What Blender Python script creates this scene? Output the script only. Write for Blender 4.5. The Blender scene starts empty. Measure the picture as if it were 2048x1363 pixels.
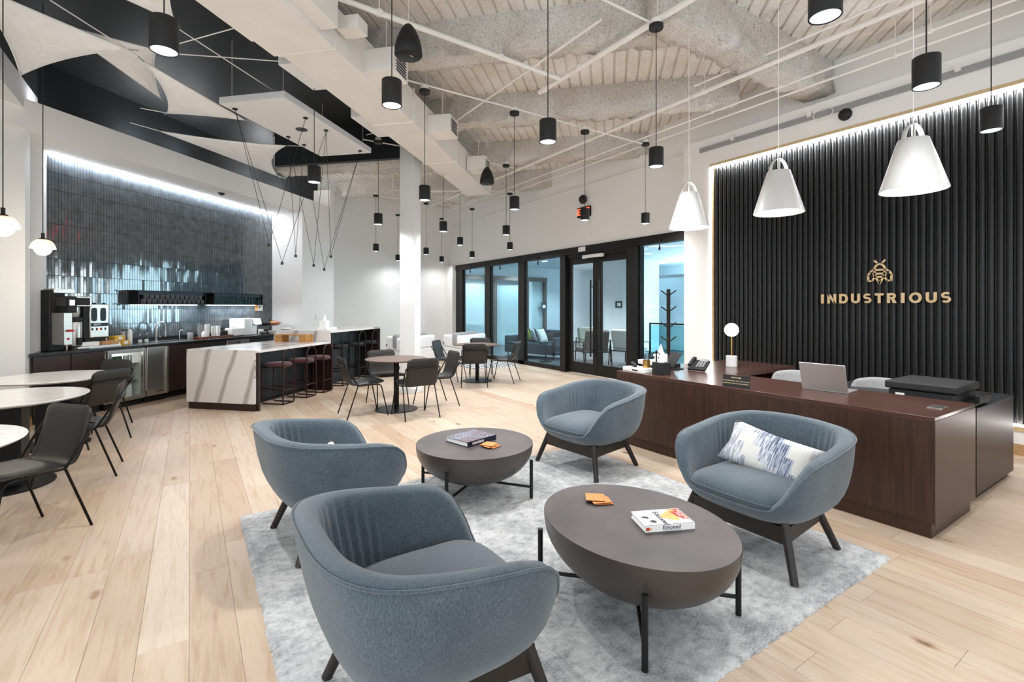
import bpy, bmesh, math, random
from mathutils import Vector, Matrix
random.seed(7)
R = math.radians
SC = bpy.context.scene
COL = SC.collection

# ------------------------------------------------------------------ camera, world, exposure
YAW = 33.45
CAMZ = 1.48
cam_d = bpy.data.cameras.new('camera')
cam = bpy.data.objects.new('camera', cam_d); COL.objects.link(cam)
cam.location = (0, 0, CAMZ); cam.rotation_euler = (R(90), 0, R(-YAW))
cam_d.sensor_width = 36; cam_d.lens = 975 / 2048 * 36
cam_d.shift_y = -(681.5 - 613) / 2048; cam_d.clip_start = .05
SC.camera = cam
SC.view_settings.view_transform = 'Standard'; SC.view_settings.look = 'None'
SC.view_settings.gamma = 1; SC.view_settings.use_curve_mapping = False
SC.view_settings.exposure = 1.26
w = bpy.data.worlds.new('world'); SC.world = w; w.use_nodes = True
w.node_tree.nodes['Background'].inputs[0].default_value = (.75, .87, 1, 1)
w.node_tree.nodes['Background'].inputs[1].default_value = .6

def area(name, loc, rot, sx, sy, e, col=(1, 1, 1), spread=180):
    l = bpy.data.lights.new(name, 'AREA'); l.shape = 'RECTANGLE'; l.size = sx; l.size_y = sy
    l.energy = e; l.color = col; l.spread = R(spread)
    o = bpy.data.objects.new(name, l); COL.objects.link(o); o.location = loc; o.rotation_euler = rot
    return o
# added soft fill from assumed windows behind the camera and to the west
area('fill_south', (2.2, -2.9, 2.0), (R(90), 0, 0), 8.6, 3.0, 45, (.9, .96, 1))
area('fill_west', (-2.85, 1.2, 2.0), (R(90), 0, R(-90)), 6.0, 3.0, 80, (.9, .96, 1))
# linear fixtures: strips over and under the slatted wall, the cove over the tiles, the ledge uplights
area('slat_strip_top', (6.905, .9, 3.672), (0, R(-6), 0), .012, 7.4, 45, (1, 1, 1))
area('slat_strip_foot', (6.905, .9, .304), (0, R(186), 0), .012, 7.4, 12, (1, .98, .95))
area('tile_cove', (.70710678 * (7.6 - 7.64), .70710678 * (7.6 + 7.64), 3.583), (R(-6), 0, R(45)), 4.4, .012, 16, (.86, .92, 1))
for s_, e_ in ((6.3, 4), (7.1, 4), (8.83, 5), (9.76, 4)):
    area('ledge_uplight', (.70710678 * (s_ - 7.05), .70710678 * (s_ + 7.05), 4.02), (R(180), 0, R(45)), .3, .04, e_, (.93, .97, 1))
# added area lamp brightening the lobby; no window stands behind it
area('fill_lobby', (14.4, 8.2, 1.7), (R(90), 0, R(90)), 7.5, 2.6, 330, (.93, .97, 1))

# ------------------------------------------------------------------ helpers
def lin(h):
    h = h.lstrip('#'); o = []
    for i in (0, 2, 4):
        c = int(h[i:i+2], 16) / 255
        o.append(c / 12.92 if c <= .04045 else ((c + .055) / 1.055) ** 2.4)
    return (*o, 1)
def K(s, t): return (.70710678 * (s - t), .70710678 * (s + t))     # kitchen grid (turned 45 degrees) -> world
K45 = R(45)

MATS = {}
def mat(name, col, rough=.5, metal=0, emit=0, ecol=None, var=0, vscale=8, stretch=(1, 1, 1), bump=0, bscale=40, bstretch=None, coat=0, spec=.5, col2=None, sheen=0, alpha=1, trans=0, ior=1.45, detail=4):
    m = bpy.data.materials.new(name); m.use_nodes = True; nt = m.node_tree; N = nt.nodes; L = nt.links
    p = N['Principled BSDF']; c = lin(col) if isinstance(col, str) else col
    p.inputs['Base Color'].default_value = c; p.inputs['Roughness'].default_value = rough
    p.inputs['Metallic'].default_value = metal; p.inputs['Specular IOR Level'].default_value = spec
    p.inputs['Coat Weight'].default_value = coat; p.inputs['Sheen Weight'].default_value = sheen
    p.inputs['Alpha'].default_value = alpha; p.inputs['Transmission Weight'].default_value = trans; p.inputs['IOR'].default_value = ior
    if emit:
        p.inputs['Emission Color'].default_value = lin(ecol) if ecol else c; p.inputs['Emission Strength'].default_value = emit
    if var or bump or col2:
        tc = N.new('ShaderNodeTexCoord')
        def noise(sc, st):
            mp = N.new('ShaderNodeMapping'); mp.inputs['Scale'].default_value = st
            L.new(tc.outputs['Object'], mp.inputs[0])
            n = N.new('ShaderNodeTexNoise'); n.inputs['Scale'].default_value = sc; n.inputs['Detail'].default_value = detail
            L.new(mp.outputs[0], n.inputs[0]); return n
        if var or col2:
            n = noise(vscale, stretch); rp = N.new('ShaderNodeValToRGB')
            rp.color_ramp.elements[0].position = .32; rp.color_ramp.elements[1].position = .68
            if col2: a, b = c, lin(col2)
            else:
                a = tuple(max(0, x * (1 - var)) for x in c[:3]) + (1,); b = tuple(min(1, x * (1 + var)) for x in c[:3]) + (1,)
            rp.color_ramp.elements[0].color = a; rp.color_ramp.elements[1].color = b
            L.new(n.outputs[0], rp.inputs[0]); L.new(rp.outputs[0], p.inputs['Base Color'])
        if bump:
            n = noise(bscale, bstretch or stretch); bp = N.new('ShaderNodeBump')
            bp.inputs['Strength'].default_value = bump; bp.inputs['Distance'].default_value = .02
            L.new(n.outputs[0], bp.inputs['Height']); L.new(bp.outputs[0], p.inputs['Normal'])
    MATS[name] = m
    return m

class MB:
    """collects shapes; build() links them as one mesh object"""
    def __init__(s): s.v = []; s.f = []
    def add(s, vs, fs):
        b = len(s.v); s.v += [tuple(x) for x in vs]; s.f += [tuple(b + i for i in f) for f in fs]; return s
    def box(s, x0, x1, y0, y1, z0, z1):
        return s.add([(x0, y0, z0), (x1, y0, z0), (x1, y1, z0), (x0, y1, z0), (x0, y0, z1), (x1, y0, z1), (x1, y1, z1), (x0, y1, z1)],
                     [(3, 2, 1, 0), (4, 5, 6, 7), (0, 1, 5, 4), (1, 2, 6, 5), (2, 3, 7, 6), (3, 0, 4, 7)])
    def cbox(s, c, d, rz=0, ry=0, rx=0):
        M = Matrix.Translation(c) @ Matrix.Rotation(rz, 4, 'Z') @ Matrix.Rotation(ry, 4, 'Y') @ Matrix.Rotation(rx, 4, 'X')
        a, b, e = d[0] / 2, d[1] / 2, d[2] / 2
        vs = [M @ Vector(q) for q in ((-a, -b, -e), (a, -b, -e), (a, b, -e), (-a, b, -e), (-a, -b, e), (a, -b, e), (a, b, e), (-a, b, e))]
        return s.add(vs, [(3, 2, 1, 0), (4, 5, 6, 7), (0, 1, 5, 4), (1, 2, 6, 5), (2, 3, 7, 6), (3, 0, 4, 7)])
    def prism(s, pts, z0, z1):
        n = len(pts); vs = [(x, y, z0) for x, y in pts] + [(x, y, z1) for x, y in pts]
        return s.add(vs, [tuple(range(n - 1, -1, -1)), tuple(range(n, 2 * n))] + [(i, (i + 1) % n, n + (i + 1) % n, n + i) for i in range(n)])
    def extr(s, pts, axis, a0, a1):
        """polygon given in the plane across an axis, pushed along that axis"""
        def q(p, a): return {'x': (a, p[0], p[1]), 'y': (p[0], a, p[1])}[axis]
        n = len(pts); vs = [q(p, a0) for p in pts] + [q(p, a1) for p in pts]
        return s.add(vs, [tuple(range(n - 1, -1, -1)), tuple(range(n, 2 * n))] + [(i, (i + 1) % n, n + (i + 1) % n, n + i) for i in range(n)])
    def lathe(s, prof, n=24, c=(0, 0, 0), sx=1, sy=1, cap=True):
        vs = []; fs = []; m = len(prof)
        for r, z in prof:
            for i in range(n):
                a = 2 * math.pi * i / n; vs.append((c[0] + r * math.cos(a) * sx, c[1] + r * math.sin(a) * sy, c[2] + z))
        for j in range(m - 1):
            for i in range(n): k = (i + 1) % n; fs.append((j * n + i, j * n + k, (j + 1) * n + k, (j + 1) * n + i))
        if cap:
            if prof[0][0] > 1e-6: fs.append(tuple(range(n - 1, -1, -1)))
            if prof[-1][0] > 1e-6: fs.append(tuple((m - 1) * n + i for i in range(n)))
        return s.add(vs, fs)
    def cyl(s, c, r, z0, z1, n=20, r2=None): return s.lathe([(r, z0), (r if r2 is None else r2, z1)], n, (c[0], c[1], 0))
    def tube(s, pts, r, n=8, closed=False, r2=None):
        pts = [Vector(p) for p in pts]; m = len(pts); vs = []; fs = []; up = None
        for j in range(m):
            if closed: d = pts[(j + 1) % m] - pts[j - 1]
            else: d = pts[min(j + 1, m - 1)] - pts[max(j - 1, 0)]
            d.normalize()
            if up is None: up = Vector((0, 0, 1)) if abs(d.z) < .9 else Vector((1, 0, 0))
            a = d.cross(up); a.normalize(); b = a.cross(d); b.normalize(); up = b
            rr = r if r2 is None else r + (r2 - r) * j / (m - 1)
            for i in range(n):
                t = 2 * math.pi * i / n; vs.append(pts[j] + (a * math.cos(t) + b * math.sin(t)) * rr)
        for j in range(m if closed else m - 1):
            k = (j + 1) % m
            for i in range(n): q = (i + 1) % n; fs.append((j * n + i, k * n + i, k * n + q, j * n + q))
        if not closed: fs += [tuple(range(n)), tuple((m - 1) * n + i for i in range(n - 1, -1, -1))]
        return s.add(vs, fs)
    def grid(s, rows, closed=False):
        m, n = len(rows), len(rows[0]); fs = []
        for j in range(m - 1):
            for i in range(n if closed else n - 1):
                k = (i + 1) % n; fs.append((j * n + i, j * n + k, (j + 1) * n + k, (j + 1) * n + i))
        return s.add([p for r in rows for p in r], fs)
    def mesh(s, name, m, smooth=None):
        me = bpy.data.meshes.new(name); me.from_pydata(s.v, [], s.f)
        bm = bmesh.new(); bm.from_mesh(me); bmesh.ops.recalc_face_normals(bm, faces=bm.faces); bm.to_mesh(me); bm.free()
        me.materials.append(MATS[m] if isinstance(m, str) else m)
        if smooth is not None:
            me.polygons.foreach_set('use_smooth', [True] * len(me.polygons))
            if smooth < 180: me.set_sharp_from_angle(angle=R(smooth))
        return me
    def build(s, name, m, parent=None, bev=0, smooth=None, seg=2, loc=None, rz=0):
        o = bpy.data.objects.new(name, s.mesh(name, m, 35 if (smooth is None and bev) else smooth)); COL.objects.link(o)
        if parent: o.parent = parent
        if loc: o.location = loc
        if rz: o.rotation_euler.z = rz
        if bev:
            b = o.modifiers.new('bevel', 'BEVEL'); b.width = bev; b.segments = seg; b.limit_method = 'ANGLE'; b.angle_limit = R(40)
        return o
def tag(o, label=None, cat=None, group=None, kind=None):
    if label: o['label'] = label
    if cat: o['category'] = cat
    if group: o['group'] = group
    if kind: o['kind'] = kind
    return o
def thing(name, label, cat, loc=(0, 0, 0), rz=0, group=None):
    o = bpy.data.objects.new(name, None); COL.objects.link(o); o.location = loc; o.rotation_euler.z = rz; o.empty_display_size = .1
    return tag(o, label, cat, group)
KIDS = {}
def copy_tree(o, loc=None, rz=None, label=None, group=None, parent=None):
    c = o.copy(); COL.objects.link(c)
    if parent: c.parent = parent
    if loc is not None: c.location = loc
    if rz is not None: c.rotation_euler.z = rz
    if label: c['label'] = label
    if group: c['group'] = group
    for ch in [x for x in bpy.data.objects if x.parent == o]: copy_tree(ch, parent=c)
    return c
def struct(o): o['kind'] = 'structure'; return o
def arc(cx, cy, r, a0, a1, n): return [(cx + r * math.cos(R(a0 + (a1 - a0) * i / n)), cy + r * math.sin(R(a0 + (a1 - a0) * i / n))) for i in range(n + 1)]
def bez(pts, n=8):
    """smooth curve through points (catmull-rom)"""
    P = [Vector(p) for p in pts]; P = [2 * P[0] - P[1]] + P + [2 * P[-1] - P[-2]]; out = []
    for i in range(1, len(P) - 2):
        for k in range(n):
            t = k / n; a, b, c, d = P[i - 1], P[i], P[i + 1], P[i + 2]
            out.append(.5 * (2 * b + (c - a) * t + (2 * a - 5 * b + 4 * c - d) * t * t + (3 * b - a - 3 * c + d) * t ** 3))
    out.append(P[-2]); return out
def lerp(tab, x):
    if x <= tab[0][0]: return tab[0][1]
    for (a, b), (c, d) in zip(tab, tab[1:]):
        if x <= c: return b + (d - b) * (x - a) / (c - a)
    return tab[-1][1]
def sstep(a, b, x): t = min(1, max(0, (x - a) / (b - a))); return t * t * (3 - 2 * t)
def text_obj(name, txt, size, m, parent, loc, rot, depth=.001, off=0, sx=1, align='CENTER', space=1):
    cu = bpy.data.curves.new(name, 'FONT'); cu.body = txt; cu.size = size; cu.extrude = depth; cu.offset = off
    cu.align_x = align; cu.align_y = 'CENTER'; cu.space_character = space; cu.resolution_u = 3
    to = bpy.data.objects.new('tmp', cu); COL.objects.link(to)
    dg = bpy.context.evaluated_depsgraph_get(); me = bpy.data.meshes.new_from_object(to.evaluated_get(dg))
    bpy.data.objects.remove(to)
    me.materials.clear(); me.materials.append(MATS[m])
    o = bpy.data.objects.new(name, me); COL.objects.link(o); o.parent = parent; o.location = loc; o.rotation_euler = rot; o.scale = (sx, 1, 1)
    return o

# ------------------------------------------------------------------ materials
mat('wall', '#efedea', .7, var=.015, vscale=1.5, bump=.02, bscale=160)
mat('wall_cool', '#dfe0e0', .65, var=.015, vscale=2)
mat('duct_paint', '#ebe7e1', .55, var=.03, vscale=3, bump=.03, bscale=6)
mat('pipe_paint', '#ebe7e1', .5, var=.03, vscale=5)
mat('black_paint', '#14181b', .55, var=.08, vscale=2)
mat('black_metal', '#161616', .42, metal=.3, var=.05, vscale=6)
mat('black_matte', '#1a1a1b', .6, var=.06, vscale=9)
mat('slat_black', '#0a0b0c', .4, var=.06, vscale=6, spec=.45)
mat('bronze', '#1f1c1a', .45, metal=.5, var=.08, vscale=4)
mat('steel', '#b9b6b1', .3, metal=.95, var=.04, vscale=3, stretch=(1, 1, 20))
mat('chrome', '#d5d5d5', .12, metal=1, var=.01)
mat('white_plastic', '#eceae6', .4, var=.01)
mat('white_fabric', '#f3f3f3', .85, var=.03, vscale=10, bump=.1, bscale=90, detail=2)
mat('paper', '#f4f3f0', .8, var=.01)
mat('wood_dark', '#3b261d', .34, var=.28, vscale=5, stretch=(9, 9, .5), bump=.03, bscale=30, bstretch=(9, 9, .4), spec=.5)
mat('wood_top', '#4a3129', .22, var=.22, vscale=5, stretch=(9, .6, 9), spec=.6)
mat('cab_wood', '#2b1c18', .4, var=.2, vscale=5, stretch=(9, 9, .6))
mat('cab_dark', '#1f2023', .45, var=.06, vscale=5)
mat('counter_black', '#1b1b1d', .25, var=.15, vscale=60)
mat('oak_trim', '#cdb48c', .45, var=.1, vscale=8, stretch=(1, 6, 6))
mat('oak_base', '#b58f66', .5, var=.15, vscale=6, stretch=(1, 8, 8))
mat('leather', '#1e1e1f', .46, var=.05, vscale=14, bump=.06, bscale=220, detail=2)
mat('leather_back', '#221f1d', .5, var=.05, vscale=14, bump=.05, bscale=220, detail=2)
mat('rod', '#17130f', .4, metal=.6, var=.05)
mat('table_brown', '#6b5548', .4, var=.1, vscale=5, stretch=(1, 10, 1))
mat('burgundy', '#4b1c22', .75, var=.12, vscale=25, sheen=.3)
mat('burgundy_metal', '#3a2020', .35, metal=.5, var=.05)
mat('stool_black', '#242425', .7, var=.1, vscale=25)
mat('leg_wood', '#241d18', .45, var=.15, vscale=10, stretch=(6, 6, 1))
mat('bowl_stone', '#433c38', .33, var=.2, vscale=3.5, bump=.03, bscale=14, detail=6)
mat('bowl_top', '#4c4442', .42, var=.32, vscale=2.6, bump=.02, bscale=20, detail=6)
mat('gold', '#c9a15e', .28, metal=.9, var=.02)
mat('sign_gold', '#d9bd93', .45, metal=.15, var=.03)
mat('orange', '#e98546', .6, var=.04)
mat('orange_dark', '#2b1a12', .7, var=.03)
mat('cushion_white', '#dcdad6', .9, var=.05, vscale=20, bump=.12, bscale=120)
mat('grey_fabric', '#9a9a9b', .9, var=.1, vscale=60, bump=.1, bscale=120)
mat('navy_fabric', '#33424f', .85, var=.1, vscale=40)
mat('sage_fabric', '#7d8a80', .85, var=.1, vscale=40)
mat('lime_fabric', '#b9c04c', .85, var=.1, vscale=40)
mat('silver', '#c3bfbd', .32, metal=.75, var=.01)
mat('screen', '#dfe7ff', .3, emit=1.2, var=.01)
mat('led', '#ffffff', .5, emit=14, ecol='#f4f6ff')
mat('led_soft', '#ffffff', .5, emit=7, ecol='#fbfaff')
mat('globe', '#ffffff', .4, emit=5, ecol='#fff6ea')
mat('diffuser', '#ffffff', .4, emit=7, ecol='#fffdf8')
mat('reflector', '#dfe8ee', .35, emit=.35, ecol='#cfe2f2')
mat('exit_red', '#ff3b2a', .4, emit=3, ecol='#ff3a24')
mat('downlight', '#ffffff', .4, emit=10, ecol='#eaf6ff')
mat('amber', '#e6cfae', .15, alpha=.45, var=.02)
mat('cone_white', '#c2c0bd', .4, var=.01)
mat('yellow_card', '#d9a93a', .6, var=.05)
mat('kraft', '#b98a5c', .8, var=.08, vscale=12)
mat('bamboo', '#b27f45', .5, var=.3, vscale=7, stretch=(.6, 9, 9))
mat('brown_tray', '#6e3f2c', .5, var=.15, vscale=8)
mat('coral', '#d99a80', .6, var=.2, vscale=30)
mat('green_pack', '#2f6b46', .5, var=.4, vscale=30)
mat('cream_pack', '#e3dbae', .5, var=.1, vscale=20)
mat('blue_pack', '#3b4f8c', .5, col2='#c8643c', vscale=14)
mat('red', '#b02a24', .45, var=.05)
mat('leaf', '#3f5b3c', .6, var=.25, vscale=30)
mat('mug', '#56565a', .35, var=.08, vscale=10)
mat('lobby_floor', '#4d5257', .5, var=.15, vscale=6, stretch=(1, 6, 1))
mat('lobby_wall', '#d6e0e5', .7, var=.02, vscale=2)
mat('lobby_ceiling', '#e2eaee', .7, var=.01)
mat('lobby_frame', '#574f4b', .5, var=.06)
mat('board_dark', '#20303c', .5, var=.05)
mat('ink', '#1c2340', .6, var=.02)
mat('ink_soft', '#3b3440', .6, var=.02)
mat('print_white', '#eeeae6', .6, var=.01)
mat('book_red', '#b6463c', .6, var=.05)
mat('book_orange', '#ef9a52', .6, col2='#f6c07a', vscale=20)
mat('book_navy', '#151a2c', .35, var=.05)
mat('marble', '#e3e1df', .18, col2='#d3d2d2', vscale=9, stretch=(1, 2.2, 1), detail=9, coat=.2)
mat('marble_lamp', '#e2e0de', .25, col2='#cfcdcc', vscale=30, detail=9)
mat('wire_black', '#101010', .5, var=.02)
mat('toe', '#0d0c0c', .7, var=.02)
def nodes(name, rough=.5, metal=0, spec=.5):
    m = bpy.data.materials.new(name); m.use_nodes = True; nt = m.node_tree; p = nt.nodes['Principled BSDF']
    p.inputs['Roughness'].default_value = rough; p.inputs['Metallic'].default_value = metal; p.inputs['Specular IOR Level'].default_value = spec
    MATS[name] = m
    def N(t, **kw):
        n = nt.nodes.new('ShaderNode' + t)
        for k, v in kw.items():
            if k in n.inputs: n.inputs[k].default_value = v
            else: setattr(n, k, v)
        return n
    def J(a, b, i=0, o=0): nt.links.new(a.outputs[o], b.inputs[i])
    def ramp(src, stops, o=0):
        r = N('ValToRGB'); e = r.color_ramp.elements
        while len(e) < len(stops): e.new(.5)
        for q, (ps, c) in zip(e, stops): q.position = ps; q.color = lin(c) if isinstance(c, str) else (c, c, c, 1)
        nt.links.new(src.outputs[o], r.inputs[0]); return r
    def mapped(coord, sc, rot=(0, 0, 0)):
        t = N('NewGeometry') if coord == 'Position' else N('TexCoord'); mp = N('Mapping'); mp.inputs['Scale'].default_value = sc; mp.inputs['Rotation'].default_value = rot
        nt.links.new(t.outputs[coord], mp.inputs[0]); return mp
    def mix(a, b, fac=None, typ='MULTIPLY', f=1.0):
        x = N('Mix', data_type='RGBA', blend_type=typ); x.inputs[0].default_value = f
        nt.links.new(a.outputs[0], x.inputs[6])
        if isinstance(b, str): x.inputs[7].default_value = lin(b)
        else: nt.links.new(b.outputs[0], x.inputs[7])
        if fac: nt.links.new(fac.outputs[0], x.inputs[0])
        class O: outputs = [x.outputs[2]]
        return O
    def bump(src, strength, dist=.01):
        b = N('Bump'); b.inputs['Strength'].default_value = strength; b.inputs['Distance'].default_value = dist
        nt.links.new(src.outputs[0], b.inputs['Height']); nt.links.new(b.outputs[0], p.inputs['Normal'])
    def color(src): nt.links.new(src.outputs[0], p.inputs['Base Color'])
    return m, nt, p, N, J, ramp, mapped, mix, bump, color

# oak planks: grain runs along y, every plank shifted and toned by its own random number
m, nt, p, N, J, ramp, mapped, mix, bump, color = nodes('oak_floor', .42, spec=.4)
at = N('Attribute', attribute_name='rnd'); geo = N('NewGeometry')
vm = N('VectorMath', operation='MULTIPLY_ADD'); nt.links.new(at.outputs['Color'], vm.inputs[0]); vm.inputs[1].default_value = (37, 91, 13); nt.links.new(geo.outputs['Position'], vm.inputs[2])
mp = N('Mapping'); mp.inputs['Scale'].default_value = (14, 1.1, 1); J(vm, mp)
gr = N('TexNoise', Scale=2.2, Detail=7.0, Distortion=.8); J(mp, gr)
base = ramp(at, [(0, '#b8a18c'), (.3, '#c3af9b'), (.6, '#bda792'), (.85, '#c9b8a6'), (1, '#b39a83')], o=2)
g = ramp(gr, [(.3, '#ebe1d6'), (.55, '#ffffff'), (.8, '#f6f0e8')])
c1 = mix(base, g)
mp2 = N('Mapping'); mp2.inputs['Scale'].default_value = (3.2, 1.5, 1); J(vm, mp2)
kn = N('TexVoronoi', Scale=1.0, Randomness=1.0); J(mp2, kn)
wn = N('TexNoise', Scale=22.0, Detail=3.0); J(vm, wn)
ad = N('Math', operation='MULTIPLY_ADD'); nt.links.new(wn.outputs[0], ad.inputs[0]); ad.inputs[1].default_value = .09; nt.links.new(kn.outputs[0], ad.inputs[2])
k = ramp(ad, [(.062, '#5d4e43'), (.092, '#c7ab90'), (.15, '#ffffff')])
color(mix(c1, k)); bump(gr, .05)

# grey and white rug, patchy with short dashes
m, nt, p, N, J, ramp, mapped, mix, bump, color = nodes('rug', .95, spec=.1)
mp = mapped('Object', (1, 1, 1)); big = N('TexNoise', Scale=2.4, Detail=7.0, Roughness=.72); J(mp, big)
mp2 = mapped('Object', (11, 15, 1)); da = N('TexNoise', Scale=1.6, Detail=6.0, Roughness=.75, Distortion=.4); J(mp2, da)
mp3 = mapped('Object', (3.6, 9, 1)); br = N('TexBrick', **{'Scale': 3.0, 'Mortar Size': .09, 'Mortar Smooth': .6}); J(mp3, br)
br.inputs['Color1'].default_value = (.5, .5, .5, 1); br.inputs['Color2'].default_value = (.72, .72, .72, 1); br.inputs['Mortar'].default_value = (1, 1, 1, 1)
b1 = ramp(big, [(.34, '#a9acae'), (.5, '#d2d2d2'), (.64, '#e4e4e3')])
b2 = ramp(da, [(.32, '#9fa3a5'), (.47, '#e6e6e6'), (.6, '#ffffff')])
fac = ramp(big, [(.38, .75), (.58, 0.08)])
color(mix(mix(b1, b2, f=.75), br, fac=fac)); fine = N('TexNoise', Scale=420.0, Detail=2.0); J(mp, fine); bump(fine, .7, .01)

# rough sprayed fireproofing and the painted metal deck
for nm, a, b2_, bs, bd in (('fireproof', '#dad5cf', '#f1eeea', .7, .03), ('deck', '#e6e2dc', '#f4f1ed', .3, .015)):
    m, nt, p, N, J, ramp, mapped, mix, bump, color = nodes(nm, .9, spec=.2)
    mp = mapped('Position', (1, 1, 1)); n1 = N('TexNoise', Scale=38.0, Detail=6.0, Roughness=.75); J(mp, n1)
    n2 = N('TexNoise', Scale=1.6, Detail=4.0); J(mp, n2)
    c = mix(ramp(n1, [(.32, '#9c9690' if nm == 'fireproof' else '#cdc6bd'), (.42, a), (.6, b2_)]), ramp(n2, [(.35, '#ece7e0'), (.65, '#ffffff')]))
    color(c); bump(n1, bs, bd)

# white quartz with broad grey veins
m, nt, p, N, J, ramp, mapped, mix, bump, color = nodes('quartz', .16, spec=.5)
mp = mapped('Object', (1, 1, .55), (R(-24), 0, R(8))); wv = N('TexWave', **{'Scale': .85, 'Distortion': 3.2, 'Detail': 2.5, 'Detail Scale': 1.3, 'Phase Offset': .6}); wv.bands_direction = 'Y'; J(mp, wv)
v = ramp(wv, [(0, '#dedad7'), (.90, '#dedad7'), (.915, '#8d8783'), (.93, '#bdb8b5'), (.985, '#c3bebb'), (1, '#9a948f')])
color(v)
# blue-grey tweed of the armchairs
m, nt, p, N, J, ramp, mapped, mix, bump, color = nodes('tweed', .95, spec=.15)
p.inputs['Sheen Weight'].default_value = .35
mp = mapped('Object', (330, 330, 80)); n1 = N('TexNoise', Scale=1.0, Detail=4.0, Roughness=.7); J(mp, n1)
mp2 = mapped('Object', (6, 6, 6)); n2 = N('TexNoise', Scale=1.0, Detail=3.0); J(mp2, n2)
color(mix(ramp(n1, [(.28, '#394248'), (.5, '#515c64'), (.72, '#6e7a82')]), ramp(n2, [(.3, '#dfe3e6'), (.7, '#ffffff')]))); bump(n1, .35, .01)
# glazed kit-kat tile
m, nt, p, N, J, ramp, mapped, mix, bump, color = nodes('tile', .09, spec=.75)
mp = mapped('Position', (1, 1, 1)); n1 = N('TexNoise', Scale=9.0, Detail=3.0); J(mp, n1)
color(ramp(n1, [(.3, '#474d52'), (.7, '#5b6267')])); p.inputs['Coat Weight'].default_value = .6; p.inputs['Coat Roughness'].default_value = .06
n3 = N('TexNoise', Scale=16.0, Detail=2.0); J(mp, n3); bump(n3, .06, .01)
# tinted glass of the entrance and clear glass
def glass(name, tint, refl=1.0):
    m = bpy.data.materials.new(name); m.use_nodes = True; nt = m.node_tree; nt.nodes.clear()
    o = nt.nodes.new('ShaderNodeOutputMaterial'); mx = nt.nodes.new('ShaderNodeMixShader'); t = nt.nodes.new('ShaderNodeBsdfTransparent'); g = nt.nodes.new('ShaderNodeBsdfGlossy')
    f = nt.nodes.new('ShaderNodeFresnel'); f.inputs[0].default_value = 1.5; mu = nt.nodes.new('ShaderNodeMath'); mu.operation = 'MULTIPLY'; mu.inputs[1].default_value = refl
    t.inputs[0].default_value = lin(tint); g.inputs['Roughness'].default_value = .02
    ge = nt.nodes.new('ShaderNodeNewGeometry'); inv = nt.nodes.new('ShaderNodeMath'); inv.operation = 'SUBTRACT'; inv.inputs[0].default_value = 1; nt.links.new(ge.outputs['Backfacing'], inv.inputs[1])
    m2 = nt.nodes.new('ShaderNodeMath'); m2.operation = 'MULTIPLY'; nt.links.new(inv.outputs[0], m2.inputs[1])
    nt.links.new(f.outputs[0], mu.inputs[0]); nt.links.new(mu.outputs[0], m2.inputs[0]); nt.links.new(m2.outputs[0], mx.inputs[0]); nt.links.new(t.outputs[0], mx.inputs[1]); nt.links.new(g.outputs[0], mx.inputs[2]); nt.links.new(mx.outputs[0], o.inputs[0])
    MATS[name] = m
glass('glass_blue', '#d6e8ee'); glass('glass_clear', '#f2f6f6'); glass('glass_rail', '#cfeaea')
# patterned things
m, nt, p, N, J, ramp, mapped, mix, bump, color = nodes('kilim', .95, spec=.1)
mp = mapped('Object', (1, 1, 1)); mp2 = mapped('Object', (150, 14, 14)); n1 = N('TexNoise', Scale=1.0, Detail=3.0); J(mp2, n1)
sx = N('SeparateXYZ'); J(mp, sx)
st = N('Math', operation='SNAP'); nt.links.new(sx.outputs[1], st.inputs[0]); st.inputs[1].default_value = .085
of = N('Math', operation='MULTIPLY_ADD'); nt.links.new(st.outputs[0], of.inputs[0]); of.inputs[1].default_value = .55; nt.links.new(sx.outputs[0], of.inputs[2])
md = N('MapRange'); md.inputs[1].default_value = -.27; md.inputs[2].default_value = .27; nt.links.new(of.outputs[0], md.inputs[0])
band = ramp(md, [(0, '#cfcfd2'), (.16, '#cfcdc8'), (.34, '#c6c9cf'), (.50, '#a9afbc'), (.70, '#cfcdc8'), (.92, '#d2d2d4')]); band.color_ramp.interpolation = 'CONSTANT'
sel = ramp(md, [(0, .6), (.16, 0.0), (.34, .7), (.50, .9), (.68, .0), (.9, .3)]); sel.color_ramp.interpolation = 'CONSTANT'
color(mix(band, ramp(n1, [(.44, '#6f7a90'), (.54, '#ffffff')]), fac=sel)); bump(n1, .4, .006)
m, nt, p, N, J, ramp, mapped, mix, bump, color = nodes('swirl_cover', .35)
mp = mapped('Object', (1, 1, 1)); wv = N('TexWave', **{'Scale': 11.0, 'Distortion': 3.0, 'Detail': 3.0, 'Detail Scale': 2.0}); wv.wave_type = 'RINGS'; wv.rings_direction = 'Z'; J(mp, wv)
n1 = N('TexNoise', Scale=14.0, Detail=3.0); J(mp, n1)
color(mix(ramp(wv, [(.2, '#1f2740'), (.45, '#8f97a8'), (.6, '#e8e4e4'), (.8, '#4b5a7c')]), ramp(n1, [(.45, '#ffffff'), (.6, '#d98f86'), (.7, '#ffffff')])))
m, nt, p, N, J, ramp, mapped, mix, bump, color = nodes('geo_rug', .9)
mp = mapped('Object', (9, 9, 1), (0, 0, R(45))); ch = N('TexChecker', Scale=1.0); J(mp, ch); ch.inputs[1].default_value = lin('#26262a'); ch.inputs[2].default_value = lin('#d6d4d0'); color(ch)

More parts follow.
